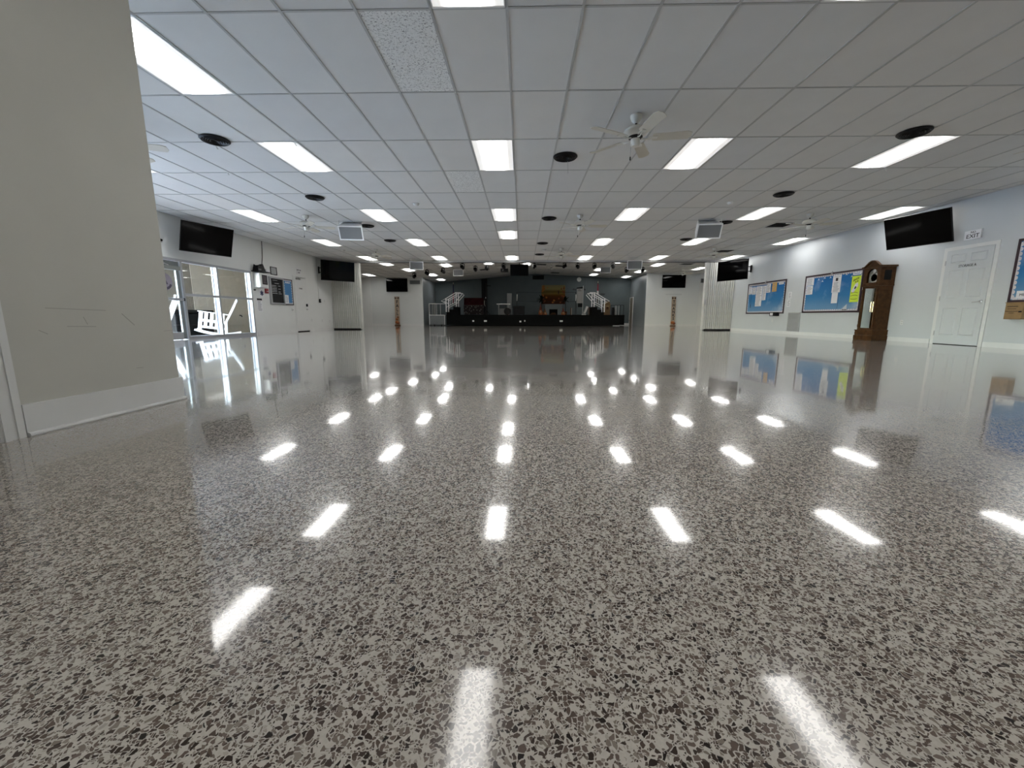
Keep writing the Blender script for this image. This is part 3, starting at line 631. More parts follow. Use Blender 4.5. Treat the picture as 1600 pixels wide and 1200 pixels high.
for s in (-1, 1): bx('side_window', blackp, g, s*.2552, s*.258, -.27, -.10, 1.50, 1.74)
dm = P('dial_silver', (.24, .235, .20), .5, var=.2, scale=30)
dl = MB().prism(ia, -.30, -.29).build('dial', dm, g)
MB().lathe([(.125, 0), (.125, .004), (.095, .004), (.095, 0)], 28, Matrix.Translation((0, -.3025, 1.575)) @ Matrix.Rotation(pi/2, 4, 'X')).build('chapter_ring', P('chapter_ring', (.42, .41, .37), .5), dl, True)
MB().bar((0, -.308, 1.575), (-.045, -.308, 1.62), .008, .003).bar((0, -.31, 1.575), (.075, -.31, 1.55), .006, .003).build('hands', blackm, dl)
MB().lathe([(.055, 0), (.05, .012), (.001, .018)], 20, Matrix.Translation((0, -.302, 1.735)) @ Matrix.Rotation(pi/2, 4, 'X')).build('moon_disc', chrome, dl, True)
for x in (-.07, .0, .07):
    w_ = MB().lathe([(.006, .98), (.026, .975), (.026, .72), (.006, .71)], 14, Matrix.Translation((x, -.22, 0))).build('weight', brass, g, True)
    MB().tube([(x, -.22, .98), (x, -.22, 1.40)], .003, 5).build('weight_chain', brass, w_)
pn = MB().tube([(0, -.14, .52), (0, -.14, 1.40)], .006, 6).lathe([(.075, 0), (.07, .012), (.001, .016)], 20, Matrix.Translation((0, -.145, .47)) @ Matrix.Rotation(pi/2, 4, 'X')).build('pendulum', brass, g, True)
# bulletin boards
def board(yl, yr, z0, z1, label, back, topclip=True, rough=0):
    w, h = yl-yr, z1-z0
    t = thing('bulletin_board', label, 'bulletin board', (RW, (yl+yr)/2, z0), -pi/2)
    f = .045
    for nm, b_ in (('frame_side', (-w/2, -w/2+f*.8, -.03, 0, 0, h)), ('frame_side', (w/2-f*.8, w/2, -.03, 0, 0, h)), ('frame_rail', (-w/2+f*.8, w/2-f*.8, -.03, 0, 0, f)), ('frame_rail', (-w/2+f*.8, w/2-f*.8, -.03, 0, h-f, h))):
        bx(nm, maroon_frame, t, *b_)
    bx('backing', back, t, -w/2+.03, w/2-.03, -.012, -.002, .03, h-.03)
    # scalloped paper border
    bd = MB(); n = int(w/.09)
    for i in range(n):
        x = -w/2+.06+i*(w-.12)/n
        for zc, s in ((.045, 1), (h-.045, -1)): bd.add([(x, -.016, zc), (x+.09, -.016, zc), (x+.075, -.016, zc+s*.045), (x+.045, -.016, zc+s*.055), (x+.015, -.016, zc+s*.045)], [(0, 1, 2, 3, 4)])
    n = int(h/.09)
    for i in range(n):
        z = .06+i*(h-.12)/n
        for xc, s in ((-w/2+.036, 1), (w/2-.036, -1)): bd.add([(xc, -.016, z), (xc, -.016, z+.09), (xc+s*.045, -.016, z+.075), (xc+s*.055, -.016, z+.045), (xc+s*.045, -.016, z+.015)], [(0, 1, 2, 3, 4)])
    stuff(bd.build('border', border_m, t))
    if topclip: MB().box(-.03, .03, -.045, -.002, h-.04, h+.02).tube([(0, -.02, h+.02), (0, -.03, h+.05)], .008, 6).build('picture_clip', alu, t)
    return t
def sheet(y0, y1, z0, z1, label, mat=paper, n=6, seed=0, name='notice', cat='paper', grp=None, off=.0175, tilt=0):
    w = y0-y1
    t = thing(name, label, cat, (RW-off, (y0+y1)/2, z0), -pi/2, grp); t.rotation_euler = (0, tilt, -pi/2)
    MB().box(-w/2, w/2, -.004, 0, 0, z1-z0).build('sheet', mat, t)
    if n: lines(MB(), -w/2+.02, w/2-.02, .02, z1-z0-.02, n, -.0045, None, seed).build('print', greyink, t)
    return t
board(17.26, 14.84, .71, 1.90, 'blue bulletin board in dark frame with many white notices, nearer the partition', sea_m)
bB = board(13.86, 11.57, .72, 1.89, 'blue bulletin board with a yellow poster, behind the grandfather clock', sea_m)
bC = board(8.12, 6.7, .86, 2.02, 'blue bulletin board cut off by the right edge of the picture', sea_m, False)
bx('seam', P('seam_dark', (.02, .06, .12), .6), bB, .335, .345, -.0135, -.011, .05, .58)
st = MB()
for x, z in ((-.55, 1.02), (-.30, 1.05), (-.38, .96), (-.06, 1.04), (.55, 1.07), (.75, 1.0)):
    st.add([(x-.05, -.0135, z-.03), (x, -.0135, z-.015), (x+.05, -.0135, z-.03), (x+.012, -.0135, z), (x, -.0135, z+.035), (x-.012, -.0135, z)], [(0, 1, 2, 3, 4, 5)])
st.build('paper_cloud', paper, bB)
for a in [(17.21, 16.97, 1.49, 1.77, 'first narrow white sheet from the left on the farther blue board', 7), (16.94, 16.70, 1.47, 1.75, 'second narrow white sheet from the left on the farther blue board', 7),
          (16.66, 16.25, 1.00, 1.76, 'longest white sheet hanging on the farther blue board', 16), (16.22, 16.0, 1.22, 1.76, 'long narrow white sheet right of the longest one, farther board', 12),
          (15.98, 15.73, 1.49, 1.81, 'white sheet left of the orange flyer on the farther board', 5)]:
    sheet(a[0], a[1], a[2], a[3], a[4], paper, a[5], int(a[0]*10))
sheet(15.63, 15.37, 1.51, 1.83, 'orange flyer pinned on the farther blue board', P('orange_paper', (.72, .42, .08), .7), 5, 3)
sheet(15.25, 14.98, 1.735, 1.815, 'white title strip at the upper right of the farther blue board', paper, 1, 4)
hs = thing('heading_strip', 'row of grey heading labels along the top of the farther blue board', 'paper', (RW-.0175, 16.6, 1.785), -pi/2)
for i in range(5): MB().box(-.58+i*.26, -.36+i*.26, -.004, 0, 0, .05).build('label_card', P('grey_card', (.36, .36, .40), .7), hs)
pen = thing('hanging_pen', 'dark pen hanging on a string from the farther blue board', 'pen', (RW-.02, 16.98, .95), -pi/2)
MB().tube([(0, -.005, 0), (0, -.005, .12)], .007, 6).build('barrel', ink, pen); MB().tube([(0, -.005, .12), (.01, -.003, .5)], .003, 5).build('string', ink, pen)
sheet(13.79, 13.46, 1.58, 1.82, 'white sheet at the upper left of the nearer blue board', paper, 6, 11)
sheet(13.76, 13.48, 1.30, 1.565, 'white sheet below another at the left of the nearer blue board', paper, 6, 12)
a = sheet(12.66, 12.34, 1.30, 1.80, 'tall white notice with black picture in the middle of nearer board', paper, 0)
bx('picture', ink, a, -.045, .045, -.0055, -.004, .33, .42); lines(MB(), -.13, .13, .02, .30, 8, -.0045, None, 5).box(-.12, .12, -.005, -.004, .45, .462).build('print', greyink, a)
sheet(12.63, 12.40, .99, 1.295, 'plain white sheet below the tall notice on the nearer board', paper, 0)
yel = sheet(11.94, 11.635, 1.00, 1.71, 'fluorescent yellow poster on the nearer blue board beside the clock', P('fluorescent_yellow', (.62, .80, .05), .6), 0, name='poster', cat='poster')
MB().prism([(-.13, .30), (-.05, .25), (.09, .44), (.07, .53), (-.01, .50)], -.006, -.004).build('picture_card', paper, yel); MB().prism([(-.035, .37), (.005, .35), (.04, .41), (0, .435)], -.0075, -.006).build('photo', ink, yel)
sq = MB()
for i, (x0, x1, z0, z1) in enumerate(((-.10, -.06, .56, .62), (-.055, -.02, .585, .63), (-.01, .03, .60, .65), (.04, .09, .61, .67), (-.03, .01, .53, .565), (.03, .08, .54, .585))):
    sq.bar((x0, -.005, z0), (x1, -.005, z1), .014, .003, (0, 1, 0)).bar((x0, -.005, z1), (x1, -.005, z0+.01), .011, .003, (0, 1, 0))
for z, c_ in ((.245, .02), (.17, .018), (.09, -.012)):
    sq.tube([(-.12, -.006, z), (-.05, -.006, z+c_), (.04, -.006, z+c_), (.11, -.006, z)], .006, 5)
stuff(sq.build('handwriting', P('olive_marker', (.10, .12, .01), .7), yel))
ov = thing('title_strip', 'white rounded title strip above the yellow poster', 'paper', (RW-.0175, 11.79, 1.735), -pi/2)
MB().prism([(-.14, .02), (-.12, 0), (.12, 0), (.14, .02), (.14, .055), (.12, .075), (-.12, .075), (-.14, .055)], -.004, 0).build('sheet', paper, ov); bx('print', P('blue_print', (.12, .25, .5), .6), ov, -.10, .10, -.005, -.004, .03, .045)
sb = thing('paper_sailboat', 'small white paper sailboat at the bottom of the nearer blue board', 'picture', (RW-.0175, 12.08, .78), -pi/2)
MB().prism([(-.10, .04), (.07, .03), (.06, .17)], -.004, 0).build('sail', P('grey_sail', (.5, .53, .55), .7), sb); MB().prism([(-.09, .005), (.07, .0), (.09, .025), (-.11, .025)], -.004, 0).build('hull', P('hull_brown', (.12, .10, .09), .7), sb)
a = sheet(8.00, 7.70, .93, 1.07, 'white title strip at the bottom of the cut-off right board', paper, 0); text('lettering', 'ME', .065, ink, a, (-.06, -.0045, .065))
# wall notices, thermometer, grille, box
sheet(14.68, 14.51, 1.21, 1.44, 'small white notice with black square between the two blue boards', paper, 6, 21, off=.001)
sheet(14.71, 14.53, .94, 1.18, 'lower small notice with bold lines between the two blue boards', paper, 4, 22, off=.001)
t = thing('wall_clock_radio', 'small black wall device with white face under the farther board', 'wall device', (RW, 15.27, .62), -pi/2)
bx('casing', blackp, t, -.19, .19, -.13, 0, 0, .14, bevel=.006); bx('display', paper, t, -.15, .02, -.133, -.13, .02, .115)
vg = thing('return_air_grille', 'large grey louvered return air grille low on the right wall', 'wall grille', (RW, 14.25, .10), -pi/2)
gm = P('grille_paint', (.40, .41, .41), .5)
MB().box(-.31, .31, -.02, 0, 0, .03).box(-.31, .31, -.02, 0, .61, .64).box(-.31, -.28, -.02, 0, .03, .61).box(.28, .31, -.02, 0, .03, .61).build('frame', gm, vg)
bx('backing', P('grille_dark', (.18, .18, .18), .8), vg, -.28, .28, -.003, 0, .03, .61)
lv = MB().add([(-.28, -.016, 0), (.28, -.016, 0), (.28, -.004, .016), (-.28, -.004, .016), (-.28, -.013, -.002), (.28, -.013, -.002), (.28, -.001, .014), (-.28, -.001, .014)], BF).mesh('louver', gm)
for i in range(24): link('louver', lv, vg, (0, 0, .036+i*.024))
t = thing('suggestion_box', 'brown wooden box with printed label under the cut-off right board', 'box', (RW, 7.89, .55), -pi/2)
bxm = P('box_oak', (.25, .155, .065), .5, var=.15, scale=10)
MB().prism([(-.15, 0), (.12, 0), (.13, .02), (.13, .28), (.11, .30), (-.15, .30)], -.13, 0).build('body', bxm, t, bevel=.004); bx('lid', bxm, t, -.155, .135, -.14, 0, .30, .312)
MB().box(-.12, .05, -.1315, -.13, .225, .24).box(-.11, .03, -.1315, -.13, .185, .195).box(-.14, .06, -.1315, -.13, .14, .15).box(-.08, .0, -.1315, -.13, .11, .12).build('print', P('brown_print', (.06, .035, .015), .7), t)
bx('lock', blackm, t, .075, .12, -.137, -.13, .125, .15)
def plate(loc, rz, label, w=.075, h=.115, mat=white_m, kind='outlet', grp=None):
    t = thing('wall_'+kind, label, kind, loc, rz, grp); bx('cover_plate', mat, t, -w/2, w/2, -.006, 0, -h/2, h/2, bevel=.002)
    if kind == 'outlet':
        for s in (-1, 1): MB().box(-.017, .017, -.009, -.006, s*.026-.014, s*.026+.014).build('socket', P('socket_grey', (.5, .5, .48), .5), t)
    else: MB().box(-.008, .008, -.016, -.006, -.014, .016).build('toggle', white_m, t)
    return t
plate(*rwall(10.25, .46), 'white wall outlet right of the grandfather clock'); plate(*rwall(15.45, .46), 'white wall outlet under the small black wall device')
# ------------------------------------------------------------------ left wall: glazing, porch
def rail(nm, mat, parent, *b): return bx(nm, mat, parent, *b)
def storefront(name, y0, y1, mulls, mid):
    w = sroot(name, (LW, 0, 0))
    bx('head', alu, w, -.16, .0, y0, y1, 1.93, 1.99); bx('sill', alu, w, -.16, .0, y0, y1, 0, .075)
    for m in mulls: bx('mullion', alu, w, -.16, .0, m-.03, m+.03, .075, 1.93)
    for m in mulls: MB().box(-.128, -.092, m-.031, m-.0295, .08, 1.925).box(-.128, -.092, m+.0295, m+.031, .08, 1.925).build('groove_strip', P('groove_navy', (.02, .035, .07), .6), w)  # flat dark strip stands in for the shaded groove in the mullion
    for a, c in zip(mulls, mulls[1:]):
        bx('transom', alu, w, -.10, -.005, a+.03, c-.03, mid-.03, mid+.03)
        for z0, z1 in ((.075, mid-.03), (mid+.03, 1.93)): bx('pane', glass_m, w, -.055, -.049, a+.03, c-.03, z0, z1)
    return w
storefront('window_1', 10.30, 13.0, (10.33, 11.55, 12.97), 1.13)
storefront('window_2', 1.0, 9.36, (1.03, 2.21, 3.39, 4.57, 5.75, 6.93, 8.11, 9.33), 1.13)
bx('head', alu, sroot('trim_4', (LW, 0, 0)), -.16, 0, 9.36, 10.30, 1.93, 1.99)
d1 = sroot('door_1', (LW, 9.83, 0), pi/2)         # glass door; local x runs away from the camera
dwid = .455
for nm, b_ in (('stile', (-dwid, -dwid+.10, .03, .075, .01, 1.92)), ('stile', (dwid-.10, dwid, .03, .075, .01, 1.92)), ('top_rail', (-dwid+.10, dwid-.10, .03, .075, 1.80, 1.92)), ('bottom_rail', (-dwid+.10, dwid-.10, .03, .075, .01, .19))): bx(nm, dk_alu if 'stile' in nm or 'top' in nm else alu, d1, *b_)
bx('pane', glass_m, d1, -dwid+.10, dwid-.10, .05, .056, .19, 1.80)
MB().tube([(-dwid+.02, -.02, 1.0), (dwid-.05, -.02, 1.0)], .032, 12).box(dwid-.10, dwid-.04, -.02, .03, .97, 1.03).box(-dwid+.02, -dwid+.08, -.02, .03, .97, 1.03).build('push_bar', alu, d1, True)
bx('bar_end', blackp, d1, dwid-.05, dwid-.02, -.055, .02, .965, 1.035)
bx('door_closer', P('closer_grey', (.22, .235, .22), .5), d1, -.25, dwid-.04, -.05, .03, 1.70, 1.80, bevel=.006); MB().bar((.1, -.02, 1.81), (-.2, .02, 1.90), .02, .01).build('closer_arm', chrome, d1)
dc = thing('door_emblem', 'round grey emblem sticker with dark lower edge on the glass door', 'sticker', (LW-.049, 9.86, 1.41), pi/2)
MB().lathe([(.20, 0), (.20, .002)], 32, Matrix.Rotation(pi/2, 4, 'X')).build('disc', P('emblem_grey', (.27, .24, .29), .5), dc)
MB().prism([(.19*math.cos(a), .19*math.sin(a)) for a in [R(200+140*i/16) for i in range(17)]]+[(.13*math.cos(a), .13*math.sin(a)) for a in [R(340-140*i/16) for i in range(17)]], -.004, -.002).build('lower_band', P('emblem_dark', (.06, .05, .08), .5), dc)
MB().prism([(-.07, -.06), (.07, -.06), (0, .08)], -.004, -.002).build('emblem_mark', P('emblem_dark', (.06, .05, .08), .5), dc)
# porch
struct('floor_porch', MB().box(-16, LW-.15, 2, 18, -.15, -.005), cone)
struct('wall_porch', MB().box(-11.35, -11.2, 13.9, 18, 0, 2.75), stucco)
struct('wall_porch_recess', MB().box(-11.36, -11.21, 11.4, 13.9, 0, 2.75), stucco_shade)
struct('wall_porch_end', MB().box(-11.2, LW-.15, 17.6, 17.75, 0, 2.75), stucco)
struct('ceiling_porch', MB().box(-12.3, LW-.15, 8.6, 18, 2.6, 2.75), stucco)
struct('ground', MB().box(-60, -16, -40, 60, -.3, -.02).box(-16, LW-.16, -40, 2, -.3, -.02), P('outdoor_paving', (.55, .54, .51), .9, var=.1, scale=2))
def rocking_chair():
    t = thing('rocking_chair', '', 'chair'); w = .30
    for s in (-1, 1):
        pts = [(s*w, -.50+i*.115, .035+.0+.32*(((-.50+i*.115)+.02)**2)) for i in range(11)]
        m = MB()
        for a, c in zip(pts, pts[1:]): m.bar(a, c, .045, .05)
        m.build('rocker', chair_w, t)
        MB().bar((s*w, -.40, .06), (s*w, -.40, .66), .05).build('front_leg', chair_w, t)
        MB().bar((s*w, .28, .05), (s*w, .24, .44), .05).bar((s*w, .24, .42), (s*(w-.03), .46, 1.13), .045).ball((s*(w-.03), .465, 1.15), .028, 8, 6).build('back_post', chair_w, t)
        MB().box(s*w-.05, s*w+.05, -.46, .34, .655, .68).build('arm', chair_w, t)
        for z in (.40, .21): MB().bar((s*w, -.40, z), (s*w, .26, z), .03, .05).build('side_rail', chair_w, t)
        for i in range(4): MB().bar((s*w, -.27+i*.14, .21), (s*w, -.27+i*.14, .66), .022, .05).build('spindle', chair_w, t)
    for i in range(8): MB().box(-w, w, -.43+i*.085, -.36+i*.085, .425, .445).build('seat_slat', chair_w, t)
    MB().bar((-w, -.40, .40), (w, -.40, .40), .03, .05).bar((-w, -.40, .18), (w, -.40, .18), .028).build('front_rail', chair_w, t)
    MB().bar((-w, .44, 1.06), (w, .44, 1.06), .03, .07).bar((-w, .26, .50), (w, .26, .50), .03, .06).build('back_rail', chair_w, t)
    for i in range(5): x = -.19+i*.095; MB().bar((x, .265, .50), (x, .44, 1.06), .055, .014).build('back_slat', chair_w, t)
    return t
rc = rocking_chair(); rc.location = (-9.52, 12.50, .014); rc.rotation_euler = (R(-9), 0, R(-56)); tag(rc, 'white slatted rocking chair outside the glazed sidelight on the porch', 'chair', 'porch rocking chairs')
rc2 = copy_tree(rc); rc2.location = (-9.72, 10.62, .012); rc2.rotation_euler = (R(-5), 0, R(-58)); tag(rc2, 'white rocking chair outside the glass door, mostly hidden by the near wall', 'chair', 'porch rocking chairs')
t = thing('storage_bin', 'black lidded bin behind the white rocking chairs on the porch', 'bin', (-10.80, 12.95, -.005), 0)
MB().box(-.35, .35, -.75, .75, 0, .68).build('body', blackp, t, bevel=.02); MB().box(-.37, .37, -.78, .80, .685, .79).build('lid', blackp, t, bevel=.02); MB().box(-.1, .1, .80, .86, .72, .75).build('handle', blackp, t)
t = thing('hose_bib', 'small dark hose tap on the beige porch wall', 'tap', (-11.2, 16.1, .62), pi/2)
MB().tube([(0, 0, 0), (0, -.06, 0), (0, -.09, -.03), (0, -.09, -.06)], .018, 8).build('spout', blackm, t, True); MB().lathe([(.03, 0), (.03, .01)], 10, Matrix.Translation((0, -.05, .03))).build('valve_wheel', chrome, t)
# ------------------------------------------------------------------ left wall fittings
t = thing('defibrillator_cabinet', 'white wall cabinet with black poster, right of the glass windows', 'cabinet', *lwall(13.32, 1.50))
MB().box(-.22, .22, -.20, 0, 0, .46).build('body', white_m, t, bevel=.012); bx('door', white_m, t, -.20, .20, -.212, -.20, .02, .44)
bx('poster', ink, t, -.11, .16, -.215, -.212, .10, .40); lines(MB(), -.08, .12, .14, .36, 5, -.2155, .008, 4).build('print', P('poster_grey', (.25, .2, .22), .6), t)
t = thing('wall_shelf', 'black wall shelf above the white cabinet', 'shelf', *lwall(13.33, 1.985))
bx('board', blackm, t, -.30, .30, -.24, 0, 0, .03); bx('box_label', paper, t, .13, .26, -.235, -.230, .04, .105)
MB().box(.11, .28, -.230, -.05, .031, .12).build('white_box', paper, t)
t = thing('projector', 'black projector and bag on the shelf above the white cabinet', 'projector', *lwall(13.26, 2.016))
MB().add([(-.22, -.22, 0), (.17, -.22, 0), (.17, -.04, 0), (-.22, -.04, 0), (-.20, -.21, .12), (-.05, -.21, .13), (.10, -.19, .23), (.12, -.08, .23), (-.10, -.08, .16), (-.20, -.08, .20)],
         [(3, 2, 1, 0), (0, 1, 6, 5), (0, 5, 4), (1, 2, 7, 6), (2, 3, 9, 8, 7), (3, 0, 4, 9), (4, 5, 8, 9), (5, 6, 7, 8)]).build('body', blackp, t)
MB().lathe([(.05, 0), (.045, .05), (.03, .06)], 14, Matrix.Translation((-.14, -.15, .11))).build('lens', screen_m, t, True); MB().box(-.2, -.06, -.225, -.22, .02, .06).build('vent', grille_m, t)
tag(MB().tube([(LW+.02, 13.68, ZC-.004), (LW+.03, 13.62, 2.5), (LW+.09, 13.46, 2.24)], .011, 6).build('cable', blackp), 'black cable running from the ceiling down to the black projector', 'cable')
t = thing('framed_certificate', 'small black framed certificate above the black letterboard', 'picture frame', *lwall(14.21, 1.99))
MB().box(-.18, .18, -.02, 0, 0, .022).box(-.18, .18, -.02, 0, .243, .265).box(-.18, -.158, -.02, 0, .022, .243).box(.158, .18, -.02, 0, .022, .243).build('frame', blackp, t)
bx('certificate', P('certificate_grey', (.36, .37, .37), .5), t, -.158, .158, -.008, 0, .022, .243); lines(MB(), -.1, .1, .06, .2, 4, -.0085, .006, 3).build('print', greyink, t)
t = thing('letterboard', 'black letterboard in a wide aluminium frame on the left wall', 'letterboard', *lwall(14.28, 1.0))
MB().box(-.42, .42, -.05, 0, 0, .055).box(-.42, .42, -.05, 0, .865, .92).box(-.42, -.33, -.05, 0, .055, .865).box(.37, .42, -.05, 0, .055, .865).build('frame', alu, t)
bx('felt', P('black_felt', (.006, .006, .007), .9), t, -.33, .37, -.02, -.005, .055, .865)
lt = MB(); rr = random.Random(5)
for i, (z, a, c) in enumerate(((.80, -.20, .08), (.70, -.10, .18), (.62, -.27, .0), (.57, -.27, .0), (.52, -.27, .0), (.47, -.27, .0), (.42, -.27, .0), (.36, -.26, .02), (.62, .1, .22), (.52, .1, .22), (.42, .1, .22), (.36, .1, .26))):
    x = a
    while x < c: lt.box(x, x+.012, -.0225, -.02, z+.003, z+.019); x += .02+rr.random()*.012
stuff(lt.build('letters', paper, t))
t = thing('bulletin_board', 'narrow blue bulletin board beside the black letterboard', 'bulletin board', *lwall(14.99, 1.0))
MB().box(-.29, .29, -.025, 0, 0, .03).box(-.29, .29, -.025, 0, .885, .915).box(-.29, -.26, -.025, 0, .03, .885).box(.26, .29, -.025, 0, .03, .885).build('frame', maroon_frame, t)
bx('backing', P('blue_backing', (.045, .19, .42), .6, var=.1, scale=3), t, -.26, .26, -.012, -.002, .03, .885)
bd = MB()
for i in range(10):
    for xc, s in ((-.26, 1), (.26, -1)): z = .04+i*.085; bd.add([(xc, -.014, z), (xc, -.014, z+.085), (xc+s*.045, -.014, z+.065), (xc+s*.055, -.014, z+.042), (xc+s*.045, -.014, z+.02)], [(0, 1, 2, 3, 4)])
for i in range(6):
    for zc, s in ((.03, 1), (.885, -1)): x = -.26+i*.087; bd.add([(x, -.014, zc), (x+.087, -.014, zc), (x+.065, -.014, zc+s*.045), (x+.042, -.014, zc+s*.055), (x+.02, -.014, zc+s*.045)], [(0, 1, 2, 3, 4)])
stuff(bd.build('border', border_m, t))
cl = MB()
for x in (-.10, 0, .10): cl.prism([(x-.05, .77), (x+.05, .77), (x+.03, .81), (x, .83), (x-.03, .81)], -.0145, -.0125)
cl.build('paper_cloud', paper, t)
n_ = thing('notice', 'white sheet at the bottom of the narrow blue board on the left wall', 'paper', (LW+.0165, 14.86, 1.05), pi/2); bx('sheet', paper, n_, -.10, .11, -.004, 0, 0, .30); lines(MB(), -.08, .09, .03, .27, 7, -.0045, None, 8).build('print', greyink, n_)
t = thing('medical_sign', 'white wall sign with dark blue medical cross under the white cabinet', 'sign', *lwall(13.43, 1.21))
bx('sign_panel', paper, t, -.12, .12, -.012, 0, 0, .25); cr = MB(); cen = Matrix.Translation((.01, -.013, .125))
for a in (0, 60, 120): cr.box(-.022, .022, -.003, .001, -.085, .085, cen @ Matrix.Rotation(R(a), 4, 'Y'))
cr.build('star_cross', P('cross_navy', (.012, .02, .09), .5), t)
t = thing('fire_alarm', 'red fire alarm pull station next to the black letterboard', 'fire alarm', *lwall(13.69, 1.345)); bx('body', red_m, t, -.07, .07, -.05, 0, 0, .15, bevel=.006); bx('pull_handle', paper, t, -.045, .045, -.06, -.05, .05, .07)
t = thing('switch_bank', 'two white light switches below the red fire alarm', 'switch', *lwall(13.67, 1.16)); bx('cover_plate', white_m, t, -.06, .06, -.006, 0, 0, .12); [MB().box(x-.008, x+.008, -.016, -.006, .045, .075).build('toggle', white_m, t) for x in (-.025, .025)]
t = thing('coat_hook', 'small dark hook beside the bottom of the white cabinet', 'hook', *lwall(13.10, 1.42)); MB().box(-.04, .04, -.01, 0, -.02, .02).tube([(0, -.01, 0), (0, -.04, -.01), (0, -.05, .02)], .008, 6).build('hook', blackm, t)
t = thing('notice', 'tall white notice with a black header low on the left wall', 'paper', *lwall(13.30, .73)); bx('sheet', paper, t, -.13, .13, -.003, 0, 0, .43); bx('header', ink, t, -.13, .13, -.004, -.003, .37, .43); lines(MB(), -.11, .11, .03, .35, 8, -.0035, None, 14).build('print', greyink, t)
# side door on the left wall
d4 = sroot('door_4', (LW, 15.85, 0), pi/2); w = .42
bx('slab', white_m, d4, -w, w, -.02, -.002, .03, 2.04); bx('threshold', stage_blk, d4, -w, w, -.03, -.002, 0, .028)
MB().box(-w-.06, -w-.006, -.014, 0, 0, 2.10).box(w+.006, w+.06, -.014, 0, 0, 2.10).box(-w-.006, w+.006, -.014, 0, 2.046, 2.10).build('door_frame', white_m, d4)
MB().box(-.32, -.06, -.075, -.02, 1.96, 2.02).build('door_closer', P('closer_steel', (.30, .30, .29), .4, metal=.4), d4, bevel=.008); MB().bar((-.2, -.06, 2.03), (.28, -.07, 2.05), .022, .012).bar((.28, -.07, 2.05), (-.28, -.02, 2.06), .02, .01).build('closer_arm', P('closer_steel', (.30, .30, .29), .4), d4)
MB().box(w-.11, w-.04, -.055, -.02, .97, 1.07).build('keypad', blackp, d4); MB().lathe([(.03, 0), (.03, .012), (.012, .02), (.012, .05)], 12, Matrix.Translation((w-.07, -.02, .86)) @ Matrix.Rotation(pi/2, 4, 'X')).bar((w-.07, -.065, .86), (w-.19, -.065, .86), .018, .02).build('lever_handle', chrome, d4, True)
text('lettering', 'STORAGE', .07, ink, d4, (0, -.021, 1.64), sx=.75)
t = thing('exit_sign', 'white sign with two lines of black letters above the left side door', 'sign', *lwall(15.84, 2.17)); bx('sign_panel', paper, t, -.15, .15, -.008, 0, 0, .23)
text('lettering', 'NOT AN', .072, ink, t, (0, -.009, .155)); text('lettering', 'EXIT', .072, ink, t, (0, -.009, .06))
t = thing('thermostat', 'small white thermostat left of the left side door', 'thermostat', *lwall(15.18, .78)); bx('body', white_m, t, -.05, .05, -.03, 0, 0, .09, bevel=.005); bx('dial', greyink, t, -.02, .03, -.033, -.03, .03, .06)
plate(*lwall(17.18, 1.23), 'left white wall switch by the cable conduit', kind='switch'); plate(*lwall(17.75, 1.24), 'right white wall switch beside the left partition', kind='switch')
t = thing('volume_control', 'black volume control box at the end of the conduit', 'wall device', *lwall(17.30, 1.16)); bx('body', blackp, t, -.05, .05, -.05, 0, 0, .15, bevel=.004); MB().lathe([(.02, 0), (.018, .02)], 12, Matrix.Translation((0, -.05, .08)) @ Matrix.Rotation(pi/2, 4, 'X')).build('knob', alu, t)
tag(MB().box(LW, LW+.014, 17.235, 17.255, 1.32, ZC-.02).build('conduit', P('conduit_grey', (.55, .55, .53), .5)), 'thin conduit running up the left wall to the ceiling', 'conduit')
for y, z, w in ((16.55, .44, 'beside the left side door'), (17.40, .41, 'between side door and partition'), (18.10, .37, 'nearest the left partition')): plate(*lwall(y, z), 'low wall outlet on the left wall '+w, grp='left wall outlets')
t = thing('bracket_sign', 'small grey camera bracket high over the glass door', 'bracket', *lwall(9.72, 2.30)); MB().box(-.05, .05, -.10, 0, 0, .08).build('body', P('bracket_grey', (.4, .4, .4), .5), t, bevel=.006); MB().lathe([(.03, 0), (.02, .03)], 12, Matrix.Translation((0, -.10, .04)) @ Matrix.Rotation(pi/2, 4, 'X')).build('lens', screen_m, t)
# ------------------------------------------------------------------ back hall and stage
SZ, SY = .71, 27.3
st = thing('stage_platform', 'long low black stage platform across the back of the hall', 'stage', (0, SY, 0))
bx('deck', stage_blk, st, -5.05, 6.42, 0, 3.66, .66, SZ); bx('body', stage_blk, st, -5.03, 6.40, .02, 3.66, .03, .66)
bx('side_deck', stage_blk, st, 6.42, 6.98, 1.0, 3.66, .03, SZ)
n = 9
for i in range(n):
    a = -5.04+i*11.45/n; bx('skirt_panel', P('skirt_black', (.0045, .005, .005), .7, spec=.06, var=.2), st, a+.004, a+11.45/n-.004, 0, .02, .03, .655)
for x, w, z in ((-3.24, .12, .30), (-2.43, .19, .30), (-.11, .12, .27), (.18, .08, .31), (2.59, .20, .30)): bx('outlet_plate', P('plate_pale', (.62, .62, .60), .5), st, x-w/2, x+w/2, -.012, 0, z-.05, z+.055, bevel=.003)
bx('base_strip', white_m, st, 6.0, 6.44, .04, .05, .0, .05)
